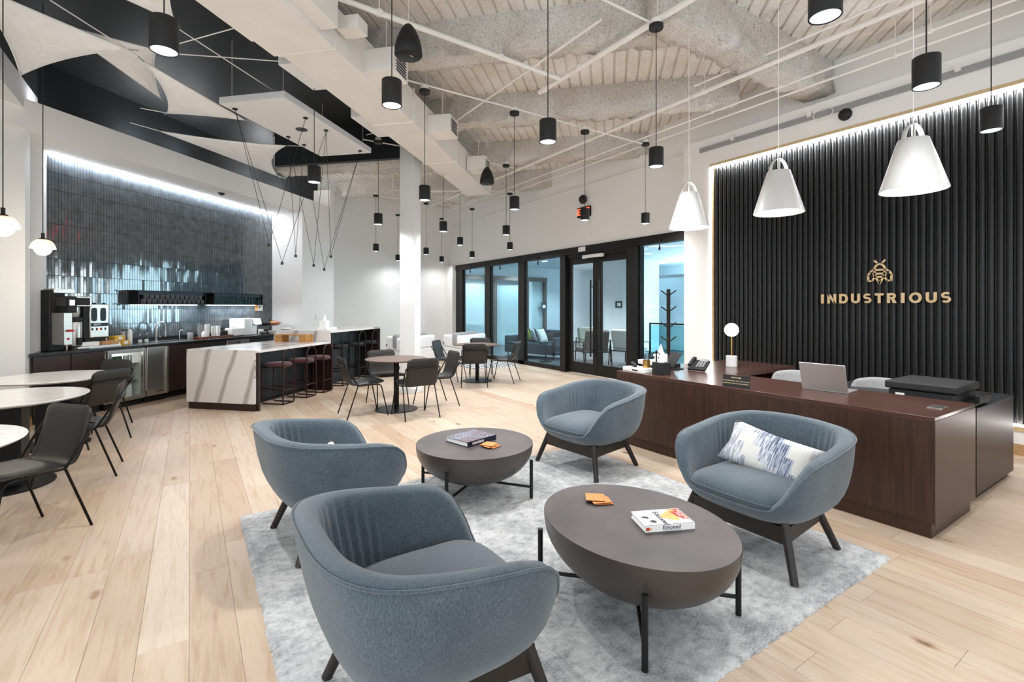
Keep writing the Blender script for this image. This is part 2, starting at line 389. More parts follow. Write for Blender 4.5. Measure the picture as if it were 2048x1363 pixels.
# ------------------------------------------------------------------ floor
def proj(x, y, z):
    s, c = math.sin(R(YAW)), math.cos(R(YAW)); d = x * s + y * c
    return (1024 + 975 * (x * c - y * s) / d, 613 - 975 * (z - CAMZ) / d, d) if d > .3 else None
floor = struct(MB().box(-3.2, 7.3, -3.2, 14.8, -.15, -.012).build('floor', 'toe'))
planks = []
PW = .187
for i in range(-16, 39):
    x0 = i * PW - .003; y = -3.2 + random.uniform(-1.6, 0)
    while y < 14.75:
        ln = random.choice((1.25, 1.6, 1.9, 2.2)) + random.uniform(-.15, .15)
        planks.append((x0, max(y, -3.2), min(y + ln, 14.75))); y += ln
def plank_geo(mb, x0, y0, y1):
    g_, b = .0004, .0011; a0, a1, c0, c1 = x0 + g_, x0 + PW - g_, y0 + g_, y1 - g_
    v = [(a0, c0, -.012), (a1, c0, -.012), (a1, c1, -.012), (a0, c1, -.012), (a0, c0, -.0012), (a1, c0, -.0012), (a1, c1, -.0012), (a0, c1, -.0012),
         (a0 + b, c0 + b, 0), (a1 - b, c0 + b, 0), (a1 - b, c1 - b, 0), (a0 + b, c1 - b, 0)]
    mb.add(v, [(0, 1, 5, 4), (1, 2, 6, 5), (2, 3, 7, 6), (3, 0, 4, 7), (4, 5, 9, 8), (5, 6, 10, 9), (6, 7, 11, 10), (7, 4, 8, 11), (8, 9, 10, 11)])
def set_rnd(me, vals):
    a = me.attributes.new('rnd', 'FLOAT', 'POINT'); a.data.foreach_set('value', vals)
def score(q):
    best = 0
    for fy in (.1, .5, .9):
        pr = proj(q[0] + PW / 2, q[1] + (q[2] - q[1]) * fy, 0)
        if pr and -60 < pr[0] < 2108 and pr[1] < 1420:
            under_rug = .35 < q[0] < 3.2 and 1.25 < q[1] and q[2] < 3.85
            best = max(best, (q[2] - q[1]) / pr[2] ** 2 * (.1 if under_rug else 1))
    return best
planks.sort(key=score, reverse=True)
rest = MB(); rr = []
for i, q in enumerate(planks):
    if i < 300:
        mb = MB(); plank_geo(mb, *q); o = mb.build('plank', 'oak_floor', floor); set_rnd(o.data, [random.random()] * 12)
    else: plank_geo(rest, *q); rr += [random.random()] * 12
o = rest.build('planks_beyond', 'oak_floor', floor); set_rnd(o.data, rr); o['kind'] = 'stuff'

# ------------------------------------------------------------------ walls of the room
HC = 4.85
def wall(name, boxes, m='wall'):
    mb = MB()
    for b in boxes: mb.box(*b)
    return struct(mb.build(name, m))
GX = 7.2                                       # plane of the glazed entrance
wall('wall_north', [(2.6, 7.4, 14.6, 14.8, 0, HC)])
wall('wall_east', [(7.15, 7.4, 5.22, 14.6, 2.80, HC), (7.15, 7.4, -3.2, 5.22, 4.16, HC), (6.9, 7.4, 4.74, 5.22, 0, 4.16), (6.9, 7.4, -3.2, 4.74, 3.74, 4.16),
                   (6.9, 7.4, -3.2, 4.74, 0, .28), (6.99, 7.4, -3.2, 4.74, .28, 3.74), (7.02, 7.4, 14.1, 14.6, 0, 2.80)])
# the west wall with its tall bay and the lit niche
WX = -1.66
wall('wall_west', [(-2.1, WX, 7.0, 8.145, 3.87, 4.2), (-2.1, WX, 8.145, 8.365, 0, 4.2), (-2.1, WX, 8.365, 8.98, 0, .86), (-2.1, WX, 8.365, 8.98, 3.87, 4.2), (-2.1, WX, 8.98, 9.30, 0, 4.2), (-2.1, -1.92, 8.365, 8.98, .86, 3.87),
                   (-2.2, WX, 2.2, 7.0, 3.87, 4.2), (-2.2, -1.95, 2.2, 8.3, 0, 3.9)], 'wall_cool')
struct(MB().box(-3.1, -1.72, -3.2, 2.2, 3.6, HC).box(-3.1, -2.98, -3.2, 2.2, 0, .5).box(-3.1, -2.98, -3.2, -1.9, .5, 3.6).box(-3.1, -2.98, 2.0, 4.4, .5, 3.6).box(-3.1, -1.95, 2.2, 2.35, 0, 4.3).build('wall_southwest', 'wall'))
struct(MB().box(-2.1, WX, 2.2, 9.30, 4.2, HC).build('wall_west_head', 'black_paint'))
struct(MB().box(-3.2, 7.4, -3.2, -3.05, 0, .45).box(-3.2, 7.4, -3.2, -3.05, 3.6, HC).box(-3.2, -2.2, -3.2, -3.05, .45, 3.6).box(6.6, 7.4, -3.2, -3.05, .45, 3.6).build('wall_south', 'wall'))
for i in range(5):                              # unseen window wall behind the camera, added as source of the fill
    a = -2.2 + i * 1.76; e = thing('window_%d' % (i + 1), None, None, (a, -3.1, .45)); struct(e)
    MB().box(0, 1.76, -.03, .03, 0, .06).box(0, 1.76, -.03, .03, 3.09, 3.15).box(0, .06, -.03, .03, .06, 3.09).box(1.7, 1.76, -.03, .03, .06, 3.09).build('window_frame', 'bronze', e)
    MB().box(.06, 1.7, -.006, .006, .06, 3.09).build('pane', 'glass_clear', e)
for i, (x0, x1, y0, y1) in enumerate(((WX, WX + .015, 8.145, 9.2), (6.885, 6.9, -3.0, 5.22))):
    struct(MB().box(x0, x1, y0, y1, 0, .11).build('baseboard_%s' % ('west', 'east')[i], 'oak_base'))
struct(MB().box(3.2, 7.0, 14.585, 14.6, 0, .11).build('baseboard_north', 'oak_base'))

# kitchen niche: tile wall, return, front wall, soffit with the ledge for the uplights
def kobj(name, mb, m, **kw): o = mb.build(name, m, **kw); o.rotation_euler.z = K45; return o
struct(kobj('wall_niche', MB().box(9.92, 11.03, 6.9, 7.9, 0, 3.98).box(4.2, 9.92, 6.9, 7.9, 3.62, 3.98).box(11.03, 11.2, 6.9, 9.4, 0, 4.4), 'wall'))
tw = struct(kobj('wall_kitchen', MB().box(5.30, 9.92, 7.69, 7.9, 0, 3.62), 'cab_dark'))
TWD, THT = .042, .2405
tme = MB().add([(-.0198, 0, -.1188), (.0198, 0, -.1188), (.0198, 0, .1188), (-.0198, 0, .1188), (-.0178, -.008, -.1168), (.0178, -.008, -.1168), (.0178, -.008, .1168), (-.0178, -.008, .1168)],
              [(4, 5, 6, 7), (0, 1, 5, 4), (1, 2, 6, 5), (2, 3, 7, 6), (3, 0, 4, 7)]).mesh('tile', 'tile')
rest = MB(); cnt = 0
for i in range(110):
    for j in range(11):
        s_, z = 5.31 + TWD * (i + .5), .96 + THT * (j + .5)
        if z > 3.62: continue
        ax, az = random.gauss(0, .010), random.gauss(0, .016)
        if i < 28:
            o = bpy.data.objects.new('tile', tme); COL.objects.link(o); o.parent = tw; o.location = (s_, 7.688, z); o.rotation_euler = (ax, 0, az); cnt += 1
        else:
            M_ = Matrix.Translation((s_, 7.688, z)) @ Matrix.Rotation(az, 4, 'Z') @ Matrix.Rotation(ax, 4, 'X')
            rest.add([M_ @ v.co for v in tme.vertices], [tuple(q.vertices) for q in tme.polygons])
o = rest.build('tiles_beyond', 'tile', tw); o['kind'] = 'stuff'
tag(kobj('cove_light', MB().box(5.3, 9.9, 7.645, 7.665, 3.600, 3.614), 'led'), 'bright linear light along the top of the dark tile wall', 'light')
struct(kobj('wall_upper_black', MB().box(2.5, 11.2, 7.35, 7.5, 3.98, HC), 'black_paint'))
for i, (a, b) in enumerate(((4.80, 4.95), (8.70, 8.95), (9.58, 9.92), (6.40, 6.60))):
    tag(kobj('cove_uplight', MB().box(a, b, 6.99, 7.05, 3.982, 4.012), 'led'), 'short linear uplight on the white ledge under black wall', 'light', 'uplights on the kitchen ledge')

# ceiling: white metal deck on the 45 degree grid, a black lid over the kitchen side, the black end bulkhead
ceil = thing('ceiling', None, None); struct(ceil); ceil.rotation_euler.z = K45
def deck(s0, s1, t0, t1, name):
    prof = []; t = t0
    while t < t1:
        prof += [(t, 4.75), (t + .128, 4.75), (t + .136, 4.776), (t + .152, 4.776)]; t += .16
    mb = MB(); mb.grid([[(s0, q, z) for q, z in prof], [(s1, q, z) for q, z in prof]]); return mb.build(name, 'deck', ceil)
deck(-6, 17.5, -8.5, 3.2, 'metal_deck'); deck(7.95, 17.5, 3.2, 9.5, 'metal_deck')
MB().box(-6, 17.5, -8.5, 9.5, 4.80, 4.86).build('roof_slab', 'deck', ceil)
MB().box(-6, 7.95, 3.14, 9.5, 4.70, 4.74).build('black_lid', 'black_paint', ceil)
MB().box(7.95, 8.7, 6.15, 9.5, 4.70, 4.74).build('black_lid', 'black_paint', ceil)
MB().box(7.95, 8.05, 3.3, 6.1, 4.08, 4.75).build('black_bulkhead', 'black_paint', ceil)
MB().box(-6, 7.95, 3.10, 3.14, 4.35, 4.74).build('black_side', 'black_paint', ceil)

def lumpy(s0, s1, t0, t1, z0, z1, along, name='ceiling_beam', label='', amp=.014):
    n = int(abs((s1 - s0) if along == 's' else (t1 - t0)) / .07) + 2; rows = []
    rnd = random.Random(int(s0 * 100 + t0 * 7)); corners = 5
    for i in range(n):
        f = i / (n - 1); ring = []
        a, b = (t0, t1) if along == 's' else (s0, s1); pos = (s0 + (s1 - s0) * f) if along == 's' else (t0 + (t1 - t0) * f)
        for q in ([(a, z1 - (z1 - z0) * k / 4) for k in range(4)] + [(a + (b - a) * k / 4, z0) for k in range(4)] + [(b, z0 + (z1 - z0) * k / 4) for k in range(5)]):
            q = (q[0] + rnd.gauss(0, amp), q[1] + (rnd.gauss(0, amp) if q[1] < z1 else 0)); ring.append((pos, *q) if along == 's' else (q[0], pos, q[1]))
        rows.append(ring)
    mb = MB(); mb.grid(rows); L_ = len(rows[0]); mb.f.append(tuple(range(L_))); mb.f.append(tuple(range((n - 1) * L_, n * L_)))
    o = mb.build(name, 'fireproof', smooth=180); o.rotation_euler.z = K45; return tag(o, label, 'beam', 'fireproofed ceiling beams')
lumpy(5.3, 5.6, -1.0, 3.12, 4.34, 4.78, 't', label='rough white fireproofed ceiling beam next to the foremost hanging loudspeaker')
lumpy(7.3, 7.6, -1.75, 3.12, 4.34, 4.78, 't', label='rough white fireproofed ceiling beam crossing above the middle pendant row')
lumpy(9.4, 9.7, -.65, 5.5, 4.34, 4.78, 't', label='rough white fireproofed ceiling beam above the farther hanging loudspeaker')
lumpy(8.15, 8.55, 3.2, 6.3, 4.05, 4.75, 't', label='thick grey fireproofed beam behind the black bulkhead')
lumpy(11.5, 11.8, 1.3, 7.0, 4.34, 4.78, 't', label='fireproofed ceiling beam near the far white wall')
lumpy(3.3, 3.6, -4.5, 2.4, 4.34, 4.78, 't', label='fireproofed ceiling beam above the armchairs')
g_ = lumpy(3.9, 7.12, 3.05, 3.42, 4.30, 4.78, 's', label='rough white fireproofed girder ending at the reception wall'); g_.rotation_euler.z = 0
g_ = lumpy(3.9, 7.12, 0.6, .95, 4.36, 4.78, 's', label='fireproofed girder above the desk end'); g_.rotation_euler.z = 0
col_ = kobj('column', MB().box(7.83, 8.10, 3.30, 3.57, 0, 4.75), 'wall_cool', bev=.004); tag(col_, 'square white column standing between the two brown tables', 'column')
tag(kobj('column_base', MB().box(7.79, 8.14, 3.26, 3.61, 0, .09), 'wall_cool', bev=.004), 'low pale plinth around the foot of the white column', 'plinth')
# ------------------------------------------------------------------ glazed entrance
x0, x1 = GX - .06, GX + .06
struct(MB().box(x0 - .02, x1 + .02, 5.2, 14.08, 2.64, 2.80).build('trim_1', 'bronze', bev=.004))          # head of the storefront
struct(MB().box(x0, x1, 8.72, 14.08, 0, .10).build('trim_2', 'bronze', bev=.004))                        # sill left of the doors
struct(MB().box(x0, x1, 5.2, 6.6, 0, .10).build('trim_3', 'bronze', bev=.004))
n = 4
for y0, y1, dd in ((13.64, 14.08, 0), (11.96, 12.25, 0), (10.25, 10.52, 0), (8.55, 8.74, .05), (6.44, 6.65, .05)):
    struct(MB().box(x0 - dd, x1 + dd, y0, y1, 0, 2.64).build('trim_%d' % n, 'bronze', bev=.004)); n += 1
for i, (a, b) in enumerate(((12.25, 13.64), (10.52, 11.96), (8.74, 10.25), (5.2, 6.44))):
    e = thing('window_%d' % (6 + i), None, None, (GX, a, .10)); struct(e)
    MB().box(-.008, .008, 0, b - a, 0, 2.54).build('pane', 'glass_blue', e)
    MB().box(-.03, .03, 0, .03, 0, 2.54).box(-.03, .03, b - a - .03, b - a, 0, 2.54).build('glazing_bead', 'bronze', e)
    MB().tube([(-.06, (b - a) * .55, 2.62), (-.12, (b - a) * .55, 2.56), (-.12, (b - a) * .55, 2.44)], .012).cyl((-.12, (b - a) * .55), .02, 2.4, 2.47, 10).build('shade_bracket', 'black_metal', e)
for i, (a, b, hy) in enumerate(((7.6, 8.55, 7.72), (6.65, 7.6, 7.48))):
    e = thing('door_%d' % (i + 1), None, None, (GX, 0, 0)); struct(e)
    MB().box(-.025, .025, a + .008, b - .008, .02, .26).box(-.025, .025, a + .008, b - .008, 2.42, 2.56).box(-.025, .025, a + .008, a + .13, .26, 2.42).box(-.025, .025, b - .13, b - .008, .26, 2.42).build('door_frame', 'bronze', e, bev=.003)
    MB().box(-.006, .006, a + .13, b - .13, .26, 2.42).build('pane', 'glass_clear', e)
    h = MB().tube([(-.10, hy, .42), (-.10, hy, 2.05)], .018, 10).build('door_handle', 'black_metal', e, smooth=60)
    for z in (.55, 1.9): MB().tube([(-.10, hy, z), (-.02, hy, z)], .010, 8).build('handle_standoff', 'black_metal', h, smooth=60)
struct(MB().box(x0, x1, 6.65, 8.55, 2.56, 2.64).build('trim_%d' % n, 'bronze')); n += 1
t_ = thing('door_closer', 'white door closer box fixed above the glass double door', 'door closer', (GX - .09, 7.35, 2.52))
MB().box(-.03, .03, 0, .62, 0, .07).build('closer_body', 'white_plastic', t_, bev=.006); MB().box(-.02, .0, .1, .5, -.02, 0).build('closer_rail', 'bronze', t_)
tag(MB().box(GX - .10, GX - .06, 7.9, 8.12, 2.68, 2.78).build('motion_sensor', 'white_plastic', bev=.006), 'small white motion sensor on the dark head over doors', 'sensor')
t_ = thing('exit_sign', 'red glowing exit sign high on the white wall over doors', 'exit sign', (7.13, 7.95, 3.42))
MB().box(-.03, .02, -.2, .2, 0, .22).build('sign_housing', 'black_metal', t_, bev=.004)
text_obj('lettering', 'EXIT', .19, 'exit_red', t_, (-.034, 0, .11), (R(90), 0, R(-90)), .002, .004)
t_ = thing('wall_speaker', 'small round black wall speaker above the exit sign', 'speaker', (7.15, 7.95, 3.80))
MB().lathe([(.05, 0), (.09, .03), (.10, .07), (.07, .12), (0, .13)], 20).build('speaker_body', 'black_matte', t_, smooth=60); t_.rotation_euler = (0, R(-90), 0)
struct(MB().box(7.138, 7.152, 7.75, 8.1, 2.93, 3.32).build('trim_access_panel', 'wall', bev=.002))
# security camera above the slatted wall
t_ = thing('security_camera', 'round black dome camera on the white wall over slats', 'camera', (6.9, 2.81, 3.90)); t_.rotation_euler = (0, R(-90), 0)
MB().lathe([(.075, 0), (.075, .03), (.055, .05), (0, .06)], 24).build('camera_base', 'black_matte', t_, smooth=50); MB().lathe([(.03, .05), (.022, .075), (0, .08)], 16).build('lens', 'black_metal', t_, smooth=60)

# ------------------------------------------------------------------ lobby seen through the glass
struct(MB().box(7.3, 16, 3.0, 17.2, -.1, -.002).build('floor_lobby', 'lobby_floor'))
struct(MB().box(7.4, 16, 3.0, 17.2, 3.05, 3.15).build('ceiling_lobby', 'lobby_ceiling'))
struct(MB().box(15.6, 15.8, 3, 17.2, 0, 3.05).build('wall_lobby_east', 'lobby_wall')); struct(MB().box(7.4, 16, 16.06, 16.2, 0, 3.05).build('wall_lobby_north', 'lobby_wall'))
struct(MB().box(7.4, 16, 2.9, 3.05, 0, 3.05).build('wall_lobby_south', 'lobby_wall'))
struct(MB().box(12.2, 13.1, 10.9, 12.6, 0, 3.05).box(12.12, 13.18, 10.82, 12.68, 0, .16).build('wall_lobby_pier', 'lobby_wall'))
e = thing('door_3', None, None, (13.8, 10.2, 0)); struct(e); MB().box(0, .1, 0, 1.5, 0, 2.5).build('door_leaf', 'lobby_wall', e); MB().box(-.03, .12, -.08, 0, 0, 2.58).box(-.03, .12, 1.5, 1.58, 0, 2.58).box(-.03, .12, 0, 1.5, 2.5, 2.58).build('door_frame', 'grey_fabric', e); MB().box(-.06, 0, .1, .14, .9, 1.15).build('door_handle', 'steel', e)
# brown-framed glazing at the back of the lobby
e = thing('window_10', None, None, (0, 0, 0)); struct(e)
for a in (8.2, 9.7, 11.2, 12.1): MB().box(a, a + .12, 15.9, 16.02, 0, 2.6).build('mullion', 'lobby_frame', e)
MB().box(8.2, 12.22, 15.88, 16.04, 2.5, 2.66).build('head', 'lobby_frame', e)
for a in (8.32, 9.82, 11.32): MB().box(a, a + (1.38 if a < 11 else .78), 15.95, 15.97, 0, 2.5).build('pane', 'glass_clear', e)
for i, (px, py) in enumerate(((9.6, 7.3), (10.9, 7.9), (8.6, 5.6), (9.6, 10.4), (11.3, 9.8), (8.6, 12.6), (10.2, 13.4), (8.9, 15.3), (10.6, 15.4), (12.0, 14.4))):  # those toward the north wall are added to brighten that end
    tag(MB().lathe([(0, 3.043), (.09, 3.043), (.10, 3.05)], 20, (px, py, 0)).build('downlight', 'downlight'), 'round recessed downlight in the lobby ceiling behind glass', 'light', 'lobby downlights')
    l = bpy.data.lights.new('bulb', 'SPOT'); l.energy = 170; l.color = (.93, .98, 1); l.spot_size = R(130); l.spot_blend = .6; l.shadow_soft_size = .09; o = bpy.data.objects.new('bulb', l); COL.objects.link(o); o.location = (px, py, 3.03)
# glass railing, planter, wall plaques, sandwich board
t_ = thing('glass_railing', 'glass railing with a thin dark handrail out in the lobby', 'railing', (10.2, 5.2, 0))
for k in range(3): MB().box(-.008, .008, k * 1.2, k * 1.2 + 1.17, .08, 1.0).build('glass_panel', 'glass_rail', t_)
MB().tube([(0, 0, 1.04), (0, 3.6, 1.04)], .022, 10).build('handrail', 'bronze', t_, smooth=60)
for k in range(4): MB().box(-.02, .02, k * 1.19, k * 1.19 + .03, 0, 1.03).build('post', 'bronze', t_)
t_ = thing('potted_plant', 'small leafy plant in a grey cone planter behind the glass', 'plant', (8.9, 5.62, 0))
MB().lathe([(.0, .62), (.06, .64), (.14, .84), (.15, .86), (.12, .86), (0, .84)], 20).build('planter', 'grey_fabric', t_, smooth=50)
MB().tube([(.0, 0, 0), (.0, 0, .64)], .015).tube([(.15, .15, 0), (0, 0, .4)], .01).tube([(-.15, .15, 0), (0, 0, .4)], .01).tube([(0, -.2, 0), (0, 0, .4)], .01).build('stand', 'steel', t_)
fo = MB()
for k in range(26):
    a = random.uniform(0, 6.28); l_ = random.uniform(.08, .2); q = Vector((math.cos(a) * l_, math.sin(a) * l_, random.uniform(.04, .16))); w_ = Vector((-math.sin(a), math.cos(a), 0)) * .03; b_ = Vector((0, 0, .85))
    fo.add([b_, b_ + q * .5 + w_, b_ + q, b_ + q * .5 - w_], [(0, 1, 2, 3)])
fo.build('foliage', 'leaf', t_)
t_ = thing('sandwich_board', 'dark folding sign board with pale frame and lettering behind glass', 'sign', (9.0, 6.25, 0), R(-63))
a_ = R(8)
pn = MB().cbox((0, 0, .49), (.72, .03, .98), 0, 0, a_ * -1).build('front_panel', 'board_dark', t_, bev=.004); pn2 = MB().cbox((0, .26, .49), (.72, .03, .98), 0, 0, a_).build('rear_panel', 'board_dark', t_, bev=.004)
def onb(x, z): return (x, -.0195 - (z - .49) * -math.tan(a_), z)
fr = MB()
for (xa, za, xb, zb) in ((-.28, .2, .28, .2), (-.28, .84, .28, .84), (-.28, .2, -.28, .84), (.28, .2, .28, .84)): fr.tube([onb(xa, za), onb(xb, zb)], .004, 4)
fr.build('printed_frame', 'print_white', pn)
text_obj('lettering', 'GREAT DAYS START HERE', .045, 'print_white', pn, onb(0, .72), (R(90) - a_, 0, 0), .001, .0008)
text_obj('lettering', 'INDUSTRIOUS', .06, 'print_white', pn, onb(0, .34), (R(90) - a_, 0, 0), .001, .0012, space=1.15)
t_ = thing('wall_plaque', 'dark square room sign on the pale lobby wall', 'sign', (12.19, 11.7, 1.45)); MB().box(-.02, 0, 0, .3, 0, .22).build('plaque', 'board_dark', t_); MB().box(-.023, -.02, .04, .2, .05, .16).build('pictogram', 'print_white', t_)
t_ = thing('wall_plaque', 'tall narrow dark reader plate beside the lobby corridor', 'sign', (12.19, 11.05, 1.3)); MB().box(-.02, 0, 0, .13, 0, .42).build('plaque', 'black_matte', t_); MB().box(-.023, -.02, .03, .1, .05, .13).build('pictogram', 'steel', t_)
t_ = thing('wall_plaque', 'small blue sign on the brown framed lobby glazing', 'sign', (11.9, 15.85, 1.35)); MB().box(0, .24, -.02, 0, 0, .32).build('plaque', 'board_dark', t_); MB().box(.05, .19, -.023, -.02, .08, .2).build('pictogram', 'print_white', t_)
# lounge furniture in the lobby
t_ = thing('lobby_sofa', 'dark blue-grey sofa with loose cushions behind the glass', 'sofa', (8.55, 11.6, 0), R(-75))
MB().box(-.95, .95, -.4, .4, .12, .42).build('seat', 'navy_fabric', t_, bev=.04, seg=3); MB().box(-.95, .95, .22, .42, .42, .80).build('backrest', 'navy_fabric', t_, bev=.05, seg=3)
for sx in (-1, 1): MB().box(*sorted((sx * .95, sx * .82)), -.4, .42, .2, .62).build('armrest', 'navy_fabric', t_, bev=.04, seg=3)
for sx in (-1, 1):
    for sy in (-1, 1): MB().cyl((sx * .85, sy * .33), .018, 0, .13, 10).build('leg', 'black_metal', t_)
def pillow(name, label, m, loc, rot, w_=.42, h_=.42, th=.13, cat='cushion', mb_only=False):
    rows = []
    for zz in range(2):
        pass
    mb = MB(); n_ = 12; top = []; bot = []
    for j in range(n_ + 1):
        r1 = []; r2 = []
        for i in range(n_ + 1):
            u, v = i / n_ * 2 - 1, j / n_ * 2 - 1; e_ = max(0, (1 - abs(u) ** 2.6) * (1 - abs(v) ** 2.6)) ** .55
            pinch = 1 - .10 * (1 - (abs(u) * abs(v)) ** 1.5) * (max(abs(u), abs(v)) ** 4)
            x, y = u * w_ / 2 * pinch, v * h_ / 2 * pinch; r1.append((x, y, e_ * th / 2)); r2.append((x, y, -e_ * th / 2))
        top.append(r1); bot.append(r2)
    mb.grid(top); mb.grid(bot); o = mb.build(name, m, smooth=180); o.location = loc; o.rotation_euler = rot
    bm = bmesh.new(); bm.from_mesh(o.data); bmesh.ops.remove_doubles(bm, verts=bm.verts, dist=1e-4); bmesh.ops.recalc_face_normals(bm, faces=bm.faces); bm.to_mesh(o.data); bm.free()
    return tag(o, label, cat)
pillow('cushion', 'white cushion leaning at the arm of the lobby sofa', 'cushion_white', (8.32, 11.05, .66), (R(65), 0, R(20)))
pillow('cushion', 'dark grey cushion between the pale ones on lobby sofa', 'navy_fabric', (8.42, 11.3, .62), (R(65), 0, R(35)))
pillow('cushion', 'pale mint cushion on the lobby sofa', 'white_plastic', (8.55, 11.75, .64), (R(65), 0, R(60)))
pillow('cushion', 'lime green cushion on the lobby sofa', 'lime_fabric', (8.62, 12.2, .64), (R(65), 0, R(75)))
def lounge_chair(label, loc, rz, m):
    t_ = thing('lounge_chair', label, 'chair', loc, rz)
    MB().box(-.32, .32, -.32, .3, .34, .46).build('seat_cushion', m, t_, bev=.03, seg=3); MB().cbox((0, .32, .66), (.62, .12, .5), 0, 0, R(-14)).build('back_cushion', m, t_, bev=.04, seg=3)
    for sx in (-1, 1):
        MB().tube([(sx * .36, -.34, .0), (sx * .36, -.34, .58), (sx * .36, .34, .62), (sx * .36, .42, 0)], .016, 8).build('side_frame', 'rod', t_)
    MB().tube([(-.36, .33, .36), (.36, .33, .36)], .013).tube([(-.36, -.30, .34), (.36, -.30, .34)], .013).build('stretcher', 'rod', t_)
lounge_chair('sage green lounge chair with thin dark frame behind the glass', (9.2, 9.9, 0), R(-20), 'sage_fabric')
lounge_chair('brown-grey lounge chair next to the glass doors in lobby', (8.45, 9.15, 0), R(160), 'lobby_frame')
lounge_chair('white upholstered lounge chair seen through the door glass', (9.4, 8.75, 0), R(100), 'cushion_white')
t_ = thing('side_table', 'slim dark pedestal side table by the lobby sofa', 'table', (8.0, 10.45, 0)); MB().cyl((0, 0), .2, .52, .54, 24).build('table_top', 'black_metal', t_); MB().cyl((0, 0), .02, .02, .52, 12).build('stem', 'black_metal', t_); MB().cyl((0, 0), .17, 0, .02, 24).build('base', 'black_metal', t_)

# ------------------------------------------------------------------ slatted feature wall, its light and the gold sign
pw = thing('slat_wall', 'tall black wall of vertical rounded slats behind the desk', 'wall panel', (6.985, 0, .30))
MB().box(-.012, 0, -3.0, 4.70, 0, 3.38).build('backing', 'slat_black', pw)
n_ = 8; prof = [(.031 * -1, -.012)] + [(-.029 * math.cos(math.pi * i / n_), -.012 - .026 * math.sin(math.pi * i / n_) ** .8) for i in range(n_ + 1)] + [(.031, -.012)]
sm = MB().add([(x, y, z) for z in (0, 3.36) for y, x in prof], [(i, i + 1, len(prof) + i + 1, len(prof) + i) for i in range(len(prof) - 1)] + [tuple(range(len(prof), 2 * len(prof)))]).mesh('slat', 'slat_black', 50)
y = 4.66
while y > -2.0:
    o = bpy.data.objects.new('slat', sm); COL.objects.link(o); o.parent = pw; o.location = (0, y, .005); y -= .0705
struct(MB().box(6.895, 6.985, -3.0, 4.74, 3.70, 3.742).build('trim_panel_top', 'oak_trim')); struct(MB().box(6.905, 6.985, 4.705, 4.742, .28, 3.70).build('trim_panel_side', 'oak_trim')); struct(MB().box(6.88, 6.985, -3.0, 4.705, .24, .285).build('trim_panel_bottom', 'oak_trim'))
tag(MB().box(6.90, 6.925, -2.9, 4.70, 3.676, 3.699).build('light_strip', 'led'), 'bright light strip along the top of the black slats', 'light')
tag(MB().box(6.893, 6.904, 4.712, 4.738, .32, 3.69).build('light_strip', 'led_soft'), 'upright light strip at the side edge of black slats', 'light')
tag(MB().box(6.90, 6.925, -2.9, 4.69, .287, .302).build('light_strip', 'led_soft'), 'light strip glowing along the foot of the black slats', 'light')
sg = thing('company_sign', 'gold bee emblem and raised lettering on the black slats', 'sign', (6.905, 2.445, 0))
LW = (3.1 - 1.79)
word = 'INDUSTRIOUS'; wd = {'I': .045, 'N': .10, 'D': .095, 'U': .095, 'S': .082, 'T': .085, 'R': .09, 'O': .115}
tot = sum(wd[c] for c in word); gap = (LW - tot) / (len(word) - 1); pos = LW / 2
# letters are cut as flat plates in the x-z plane of the sign (x runs to the right as seen), then turned to face the room
def plate(parent, name, polys, cx, cz, dep=.02):
    mb = MB()
    for pl in polys: mb.extr([(-(cx + x), cz + z) for x, z in pl], 'x', -dep, 0)
    return mb.build(name, 'sign_gold', parent, bev=.0012, seg=1)
def ring_poly(rx, rz, s, a0, a1, cx=0, cz=0, n=14):
    out = []
    for i in range(n):
        u, v = R(a0 + (a1 - a0) * i / n), R(a0 + (a1 - a0) * (i + 1) / n)
        out.append([(cx + rx * math.cos(u), cz + rz * math.sin(u)), (cx + rx * math.cos(v), cz + rz * math.sin(v)), (cx + (rx - s) * math.cos(v), cz + (rz - s) * math.sin(v)), (cx + (rx - s) * math.cos(u), cz + (rz - s) * math.sin(u))])
    return out
def letter(ch, w):
    h, s = .118, .027; a, b = w / 2, h / 2
    def rc(x0, z0, x1, z1): return [(x0, z0), (x1, z0), (x1, z1), (x0, z1)]
    if ch == 'I': return [rc(-s / 2 - .002, -b, s / 2 + .002, b)]
    if ch == 'N': return [rc(-a, -b, -a + s, b), rc(a - s, -b, a, b), [(-a, b), (-a + s * 1.05, b), (a, -b), (a - s * 1.05, -b)]]
    if ch == 'D': return [rc(-a, -b, -a + s, b)] + [rc(-a + s, b - s, 0, b), rc(-a + s, -b, 0, -b + s)] + ring_poly(a, b, s, -90, 90)
    if ch == 'U': return [rc(-a, -.015, -a + s, b), rc(a - s, -.015, a, b)] + ring_poly(a, b - .015, s, 180, 360, 0, -.015)
    if ch == 'T': return [rc(-a, b - s, a, b), rc(-s / 2, -b, s / 2, b - s)]
    if ch == 'O': return ring_poly(a, b + .002, s, 0, 360, n=24)
    if ch == 'R': return [rc(-a, -b, -a + s, b), rc(-a + s, b - s, .008, b), rc(-a + s, -.012, .008, -.012 + s * .9)] + ring_poly(a - .012, .0355, s * .95, -90, 90, .006, .0235) + [[(-.006, -.008), (.024, -.008), (a + .002, -b), (a - .032, -b)]]
    if ch == 'S':
        r1, r2 = .0345, .0375
        return ring_poly(a, r1, s * .9, 35, 270, 0, b - r1) + ring_poly(a, r2, s * .9, -145, 90, 0, -b + r2)
for ch in word:
    w_ = wd[ch]; cx = LW / 2 - (pos - w_ / 2); cx = -LW / 2 + (LW / 2 - pos) + w_ / 2
    plate(sg, 'letter', letter(ch, w_), cx, 1.582); pos -= w_ + gap
bee = MB(); S_ = .0155
def bp(polys, cx=0, cz=1.895):
    for pl in polys: bee.extr([(-(cx + x), cz + z) for x, z in pl], 'x', -.02, 0)
